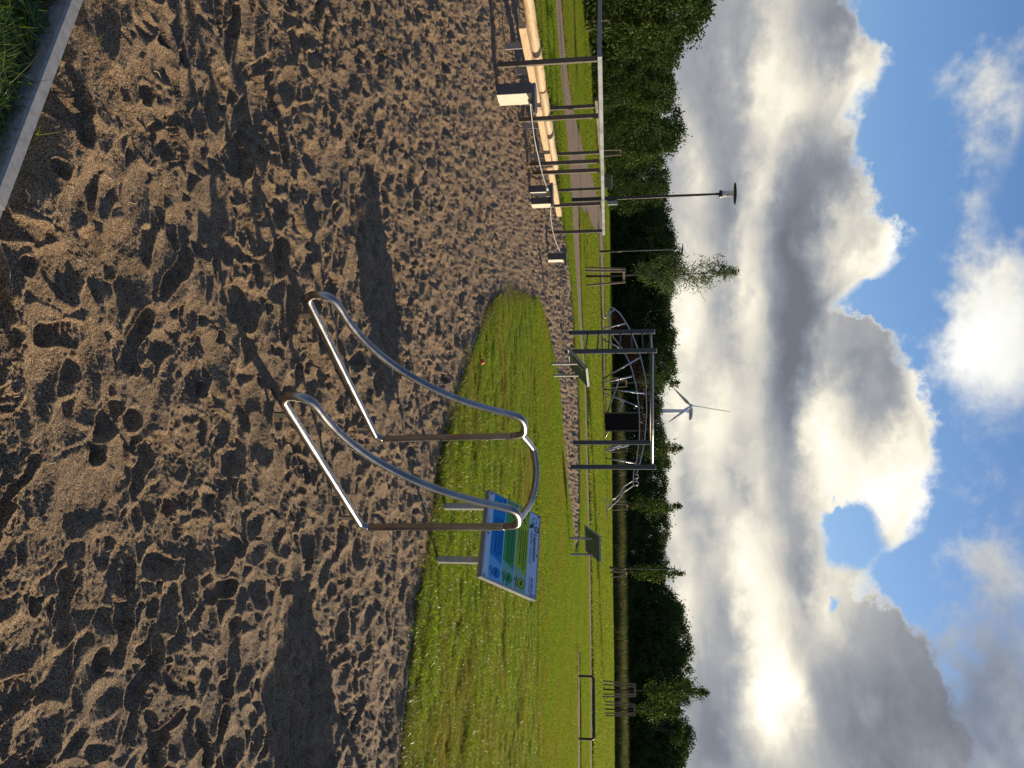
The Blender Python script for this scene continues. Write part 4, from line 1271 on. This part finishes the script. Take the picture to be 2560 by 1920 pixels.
for sx_, sz_ in ((16, 98), (-48, -43), (34, -53)):
    ang = math.atan2(sz_ / 97.5, sx_ / (97.5 * .51))
    d = rot_u * math.cos(ang) + Vector((0, 0, math.sin(ang)))
    t_dir = rot_u * -math.sin(ang) + Vector((0, 0, math.cos(ang)))
    def blade(r0, r1, mat, nm):
        m_ = MB(); vs_ = []; n = 8
        K = 10
        for k in range(K + 1):
            r_ = r0 + (r1 - r0) * k / K
            t = r_ / Rb
            ch = (.9 + 2.3 * min(1, t / .2)) if t < .2 else 3.2 * (1 - (t - .2) / .8) ** .9 + .25
            if t > .97: ch *= .5
            th_ = .55 * (1 - t) + .10
            tw_ = .9 * (1 - t) ** 2 + .25
            cdir = t_dir * math.cos(tw_) + ax * math.sin(tw_)
            ndir = d.cross(cdir)
            c = hub - ax * .6 + d * r_
            for q in range(n):
                a = 2 * math.pi * q / n
                vs_.append(c + cdir * (math.cos(a) * ch * .5 + ch * .12) + ndir * math.sin(a) * th_)
        fs = [(j * n + q, j * n + (q + 1) % n, (j + 1) * n + (q + 1) % n, (j + 1) * n + q) for j in range(K) for q in range(n)] + [tuple(range(n))[::-1], tuple(range(K * n, K * n + n))]
        m_.add(vs_, fs)
        return m_.build(nm, mat, wt, True)
    bl = blade(0.6, Rb * .66, M_WHITE, 'blade')
    tp = blade(Rb * .66, Rb, M_RED, 'red_tip')

# ------------------------------------------------------------------ trees
def leaf_mesh(name, centers, normals_seed, size, aspect, mat, rs):
    """centers: (n,3) array; one folded leaf quad per center, in random orientation"""
    n = len(centers)
    a = rs.normal(size=(n, 3)); a /= np.linalg.norm(a, axis=1)[:, None]
    b = rs.normal(size=(n, 3)); b -= a * (a * b).sum(1)[:, None]; b /= np.linalg.norm(b, axis=1)[:, None]
    s = size * (.6 + .8 * rs.random(n))[:, None]
    c = centers
    v = np.stack([c - a * s * .5, c + b * s * aspect * .5 + a * s * .05, c + a * s * .5, c - b * s * aspect * .5 + a * s * .05], 1).reshape(-1, 3)
    f = np.arange(n * 4).reshape(-1, 4)
    return np_mesh(name, v, f, mat, False)
def crown_points(rs, n_cl, per, sh, lean=0):
    """unit crown: height 1 (z 0..1), radius about .5; clumps on a branching skeleton"""
    pts = []
    cl = []
    for k in range(n_cl):
        z = rs.random() ** .85
        prof = sh(z)
        a = rs.random() * 6.283
        r_ = prof * math.sqrt(rs.uniform(.12, 1.0))
        cl.append((math.cos(a) * r_, math.sin(a) * r_, z, .055 + .075 * rs.random()))
    for cx_, cy_, cz_, cr_ in cl:
        m_ = int(per * (cr_ / .09) ** 2)
        d = rs.normal(size=(m_, 3)); d /= np.linalg.norm(d, axis=1)[:, None]
        rad = cr_ * rs.random(m_) ** .45
        p = d * rad[:, None]
        p[:, 2] *= .75
        # ragged twigs sticking out
        k = rs.random(m_) < .10
        p[k] *= 1.7
        pts.append(p + np.array([cx_, cy_, cz_]))
    return np.clip(np.concatenate(pts), -2, 2), cl
shapes = [lambda z: .50 * math.sqrt(max(0, 1 - ((z - .42) / .60) ** 2)) ,
          lambda z: .46 * math.sqrt(max(0, 1 - ((z - .36) / .66) ** 2)) * (1 + .15 * math.sin(z * 9)),
          lambda z: .52 * math.sqrt(max(0, 1 - ((z - .50) / .52) ** 2)),
          lambda z: .50 * math.sqrt(max(0, 1 - ((z - .40) / .62) ** 2)) * (1 + .12 * math.sin(z * 11 + 2)),
          lambda z: .48 * math.sqrt(max(0, 1 - ((z - .45) / .58) ** 2)) * (1 - .18 * math.sin(z * 14))]
protos = []
for i, sh in enumerate(shapes):
    rs = np.random.default_rng(100 + i)
    P_, cl = crown_points(rs, 150, 62, sh)
    c_me = leaf_mesh('crown', P_, 0, .030, .62, M_LEAF, rs)
    c_me2 = c_me.copy(); c_me2.materials[0] = M_LEAF_SUNLIT
    tb = MB()
    tb.tube([(0, 0, -.12), (.01, .005, .1), (-.01, .01, .35), (.01, 0, .62), (0, 0, .86)], [.035, .028, .022, .014, .004], 7)
    for cx_, cy_, cz_, cr_ in cl[:18]:
        z0 = max(.05, cz_ - .25 - .1 * random.random())
        tb.tube([(0, 0, z0), (cx_ * .5, cy_ * .5, z0 + (cz_ - z0) * .6), (cx_, cy_, cz_)], [.012, .008, .003], 5, caps=False)
    tm = bpy.data.meshes.new('trunk'); tm.from_pydata(tb.v, [], tb.f); tm.materials.append(M_BARK)
    protos.append((c_me, c_me2, tm))
def wood_tree(k, x, y, z0, h, wd, label, group, light=False):
    c_me, c_me2, tm = protos[k]
    e = thing('broadleaf_tree', (x, y, 0), label, 'tree', group)
    rot = random.uniform(0, 6.283)
    for nm, m_ in (('crown', c_me2 if light else c_me), ('trunk', tm)):
        o = bpy.data.objects.new(nm, m_); COL.objects.link(o); o.parent = e
        o.location = (0, 0, z0); o.scale = (wd, wd, h - z0); o.rotation_euler = (0, 0, rot)
    return e
TOP = [(-260, 1790), (-100, 1790), (0, 1780), (40, 1765), (70, 1738), (115, 1695), (190, 1682), (240, 1700), (290, 1722), (335, 1696), (405, 1668), (460, 1680), (520, 1685),
       (580, 1680), (640, 1712), (690, 1705), (740, 1692), (800, 1700), (860, 1706), (905, 1700), (960, 1666), (1005, 1660), (1060, 1662), (1100, 1672), (1150, 1686),
       (1190, 1668), (1225, 1652), (1280, 1680), (1330, 1668), (1365, 1664), (1420, 1684), (1460, 1664), (1500, 1698), (1560, 1722), (1640, 1738), (1700, 1730),
       (1745, 1725), (1768, 1690), (1810, 1712), (1850, 1738), (1900, 1705), (1960, 1700), (2150, 1720)]
BASED = [(-260, 25), (0, 31.5), (100, 36), (270, 41), (380, 52), (500, 72), (700, 79), (1100, 78), (1500, 84), (2150, 86)]
def interp(tab, v):
    for (a, b), (c, d) in zip(tab, tab[1:]):
        if a <= v <= c:
            return b + (d - b) * (v - a) / (c - a)
    return tab[0][1] if v < tab[0][0] else tab[-1][1]
LAND = [(60, 'left of the first staked tree'), (160, 'behind the first staked tree at the left'), (250, 'above the nearest rope pillar'), (330, 'between the two staked trees behind the handrail'),
        (410, 'left of the nearest lamp post'), (480, 'just left of the nearest lamp'), (560, 'right of the nearest lamp post'), (630, 'behind the slim second lamp post'), (720, 'right behind the staked willow'),
        (800, 'between the willow and the climbing rack'), (880, 'behind the rungs of the climbing rack'), (960, 'behind the arched rope bridge'), (1030, 'in front of the wind turbine'),
        (1100, 'behind the dark tower panel'), (1190, 'behind the right posts of the climbing rack'), (1270, 'behind the slide end of the bridge'), (1350, 'above the shaded information board'),
        (1420, 'just left of the far lamp post'), (1500, 'right of the far lamp post'), (1600, 'left of the goal frame'), (1700, 'above the left goal post'), (1760, 'behind the staked pair of young trees'),
        (1850, 'above the right goal post'), (9999, 'at the far right beyond the goal frame')]
def place(py):
    for lim, s in LAND:
        if py < lim: return s
def sector(py):
    if py < 60: return 'tall leafy tree of the near wood edge at the far left', 'trees of the near wood edge at the left'
    if py < 330: return 'green leafy tree of the wood edge behind the handrail frame', 'trees of the wood edge behind the handrail frame'
    if py < 560: return 'dark leafy tree of the wood edge behind the nearest lamp post', 'trees of the wood edge behind the nearest lamp post'
    if py < 800: return 'dark leafy tree of the wood edge behind the staked willow', 'trees of the wood edge behind the willow'
    if py < 1190: return 'dark leafy tree of the wood edge behind the climbing frame', 'trees of the wood edge behind the climbing frame'
    if py < 1520: return 'dark leafy tree of the wood edge right of the climbing frame', 'trees of the wood edge right of the climbing frame'
    return 'dark leafy tree of the wood edge behind the goal frame', 'trees of the wood edge behind the goal frame'
rt = random.Random(21)
py = -240
cnt = 0
while py < 2130:
    D0 = interp(BASED, py)
    for row in (0, 1, 2):
        q_ = py + rt.uniform(-14, 14) + row * 17
        D = D0 + (1.2, 4.5, 8.5)[row] + rt.uniform(-.8, 1.6)
        xt = interp(TOP, q_)
        if row == 0: xt -= rt.uniform(18, 70)
        elif row == 1: xt -= rt.uniform(2, 28) - (10 if q_ > 1150 else 0)
        else: xt -= rt.uniform(8, 34)
        p = PD(xt, q_, D)
        h = p.z
        wd = h * rt.uniform(.78, 1.05)
        lb, gp = sector(q_)
        lb = (('low front', 'middle', 'rear')[row] + (' green' if q_ < 420 else ' dark') + ' wood edge tree ' + place(q_))
        wood_tree(rt.randrange(5), p.x, D, -.15 if row else .0, h * 1.0, wd, lb, gp, light=(q_ < 420 and row < 2 and rt.random() < .5))
        cnt += 1
    # advance by roughly half a crown
    step = 2100 * 2.3 / D0
    py += max(34, min(110, step))
same = {}
for o in COL.objects:
    if o.get('category') == 'tree' and o.parent is None:
        same.setdefault(o['label'], []).append(o)
for lb, os_ in same.items():
    if len(os_) > 1:
        os_.sort(key=lambda o: o.location.x / o.location.y)
        for k, o in enumerate(os_):
            o['label'] = lb + ', ' + ('left one' if k == 0 else 'right one' if k == len(os_) - 1 else 'middle one')
# undergrowth shrubs closing the foot of the wood
rt2 = random.Random(5)
py = -200
while py < 2120:
    D0 = interp(BASED, py)
    D = D0 + rt2.uniform(-.6, .8)
    p = PD(1500, py, D)
    h = rt2.uniform(1.2, 2.3)
    e = thing('shrub', (p.x, D, 0), 'low shrub at the foot of the wood edge', 'shrub', 'shrubs closing the foot of the wood edge')
    k = rt2.randrange(3)
    o = bpy.data.objects.new('foliage', protos[k][1 if py < 350 and rt2.random() < .6 else 0]); COL.objects.link(o); o.parent = e
    o.location = (0, 0, -.3); o.scale = (h * 1.35, h * 1.35, h + .3); o.rotation_euler = (0, 0, rt2.uniform(0, 6))
    py += max(26, 2100 * 1.5 / D0)
# reeds / tall meadow grass before the wood on the right
nr_ = 2600
tq = .02 + .52 * rng.random(nr_); yq = 70 + 11 * rng.random(nr_)
scatter('tall_grass', np.stack([tq * yq, yq, np.zeros(nr_)], -1), .7 + .7 * rng.random(nr_), tuft_mesh('reed_tuft', 60, .6, .5, 1.15, .035, .6, M_REED, 3), 'tall unmown grass in front of the wood on the right')

# staked young trees
def staked(base_px, y_l, y_r, x_st, trunk_y, x_c0, x_c1, w_px, label, mat, size, aspect, n_leaf, narrow=1.0, stake_mat=None, bars3=3):
    bx, by = base_px
    b = G(bx, by)
    D = b.y
    e = thing('young_tree', (b.x, D, 0), label, 'tree', 'staked young trees on the lawn')
    xl, xr = PD(bx, y_l, D).x, PD(bx, y_r, D).x
    zst = PD(x_st, by, D).z
    half = abs(xr - xl) / 2 * 1.1; cx_ = (xl + xr) / 2
    sm = stake_mat or M_STAKE
    tops_ = []
    for k in range(bars3):
        a = {3: (2.7, .45, 4.3), 4: (2.5, .6, 3.8, 5.5)}[bars3][k]
        p0 = Vector((cx_ + math.cos(a) * half * 1.05, D + math.sin(a) * half, -.2)); p1 = Vector((cx_ + math.cos(a) * half * .72, D + math.sin(a) * half * .72, zst))
        MB().tube([p0, p1], .038, 8).build('stake', sm, e, 'auto')
        tops_.append(p1)
    for k in range(bars3):
        a, b2 = tops_[k], tops_[(k + 1) % bars3]
        MB().bar(a + Vector((0, 0, -.06)), b2 + Vector((0, 0, -.06)), .08, .03, side=(0, 0, 1)).build('stake_rail', sm, e)
    z0, z1 = PD(x_c0, by, D).z, PD(x_c1, by, D).z
    W_ = w_px / 2100 * D
    rs = np.random.default_rng(int(abs(b.x * 100)) + 5)
    tp = [Vector((cx_, D, -.2)), Vector((cx_ + .03, D, z0 * .6)), Vector((cx_ - .02, D, z0)), Vector((cx_ + .03, D + .02, (z0 + z1) / 2)), Vector((cx_, D, z1 - .1))]
    tb = MB(); tb.tube(tp, [.045, .036, .03, .018, .004], 8)
    pts = []
    nb = 46
    for k in range(nb):
        t = (k + rs.random()) / nb
        z = z0 + (z1 - z0) * t
        prof = (max(.02, math.sin((t * .82 + .13) * math.pi)) ** .8) * (1 - .42 * t) * W_ * .60 * rs.uniform(.4, 1.15)
        a = rs.random() * 6.283
        s0 = Vector((cx_ + .01, D, z - .25 * prof)); s1 = Vector((cx_ + math.cos(a) * prof, D + math.sin(a) * prof, z + .45 * prof))
        if t > .95: s1 = Vector((cx_ + rs.normal() * .05, D, z + .1))
        mid = s0.lerp(s1, .5) + Vector((0, 0, .06 * prof))
        tb.tube([s0, mid, s1], [.011, .007, .003], 5, caps=False)
        m_ = int(n_leaf / nb)
        for _ in range(m_):
            f = rs.random() ** .7
            p = s0.lerp(mid, f * 2) if f < .5 else mid.lerp(s1, f * 2 - 1)
            sp = .05 + .16 * prof
            pts.append((p.x + rs.normal() * sp, p.y + rs.normal() * sp, p.z + rs.normal() * sp * 1.1))
    tb.build('trunk', M_BARK, e, True)
    P_ = np.array(pts) - np.array([b.x, D, 0])
    o = bpy.data.objects.new('crown', leaf_mesh('crown', P_, 0, size, aspect, mat, rs)); COL.objects.link(o); o.parent = e
    return e
staked((1461, 690), 668, 713, 1564, 690, 1592, 1836, 112, 'staked young willow with fine grey-green leaves, left of the climbing frame', M_WILLOW, .15, .16, 3800)
staked((1503, 1723), 1704, 1741, 1590, 1723, 1614, 1768, 74, 'staked young tree behind the goal frame, left one of the close pair', M_YOUNG, .11, .6, 2300, bars3=4)
staked((1508, 1771), 1755, 1788, 1589, 1771, 1596, 1702, 58, 'staked young tree behind the goal frame, right one of the close pair', M_YOUNG, .11, .6, 1500, bars3=4)
staked((1521, 1432), 1418, 1444, 1568, 1432, 1578, 1708, 62, 'staked young tree standing in front of the far lamp post', M_YOUNG, .15, .6, 1300)
staked((1521, 1264), 1251, 1277, 1570, 1264, 1576, 1702, 60, 'staked young tree beside the slide end of the playground bridge', M_YOUNG, .15, .6, 1200)
staked((1516, 1122), 1112, 1131, 1570, 1122, 1580, 1702, 60, 'staked young tree behind the right posts of the climbing frame', M_YOUNG, .15, .6, 1300)
staked((1521, 957), 943, 970, 1568, 957, 1596, 1696, 64, 'staked young tree behind the middle of the rope bridge', M_YOUNG, .15, .6, 1200)
staked((1458, 62), 50, 74, 1527, 62, 1552, 1660, 90, 'staked young tree at the far left before the wood', M_YOUNG, .13, .6, 1100, stake_mat=M_STAKE)
staked((1482, 255), 243, 267, 1551, 255, 1566, 1640, 70, 'staked young tree before the wood, above the nearest rope pillar', M_YOUNG, .14, .6, 800)
staked((1490, 382), 373, 391, 1554, 382, 1566, 1650, 64, 'staked young tree before the wood, left of the nearest lamp post', M_YOUNG, .15, .6, 800)
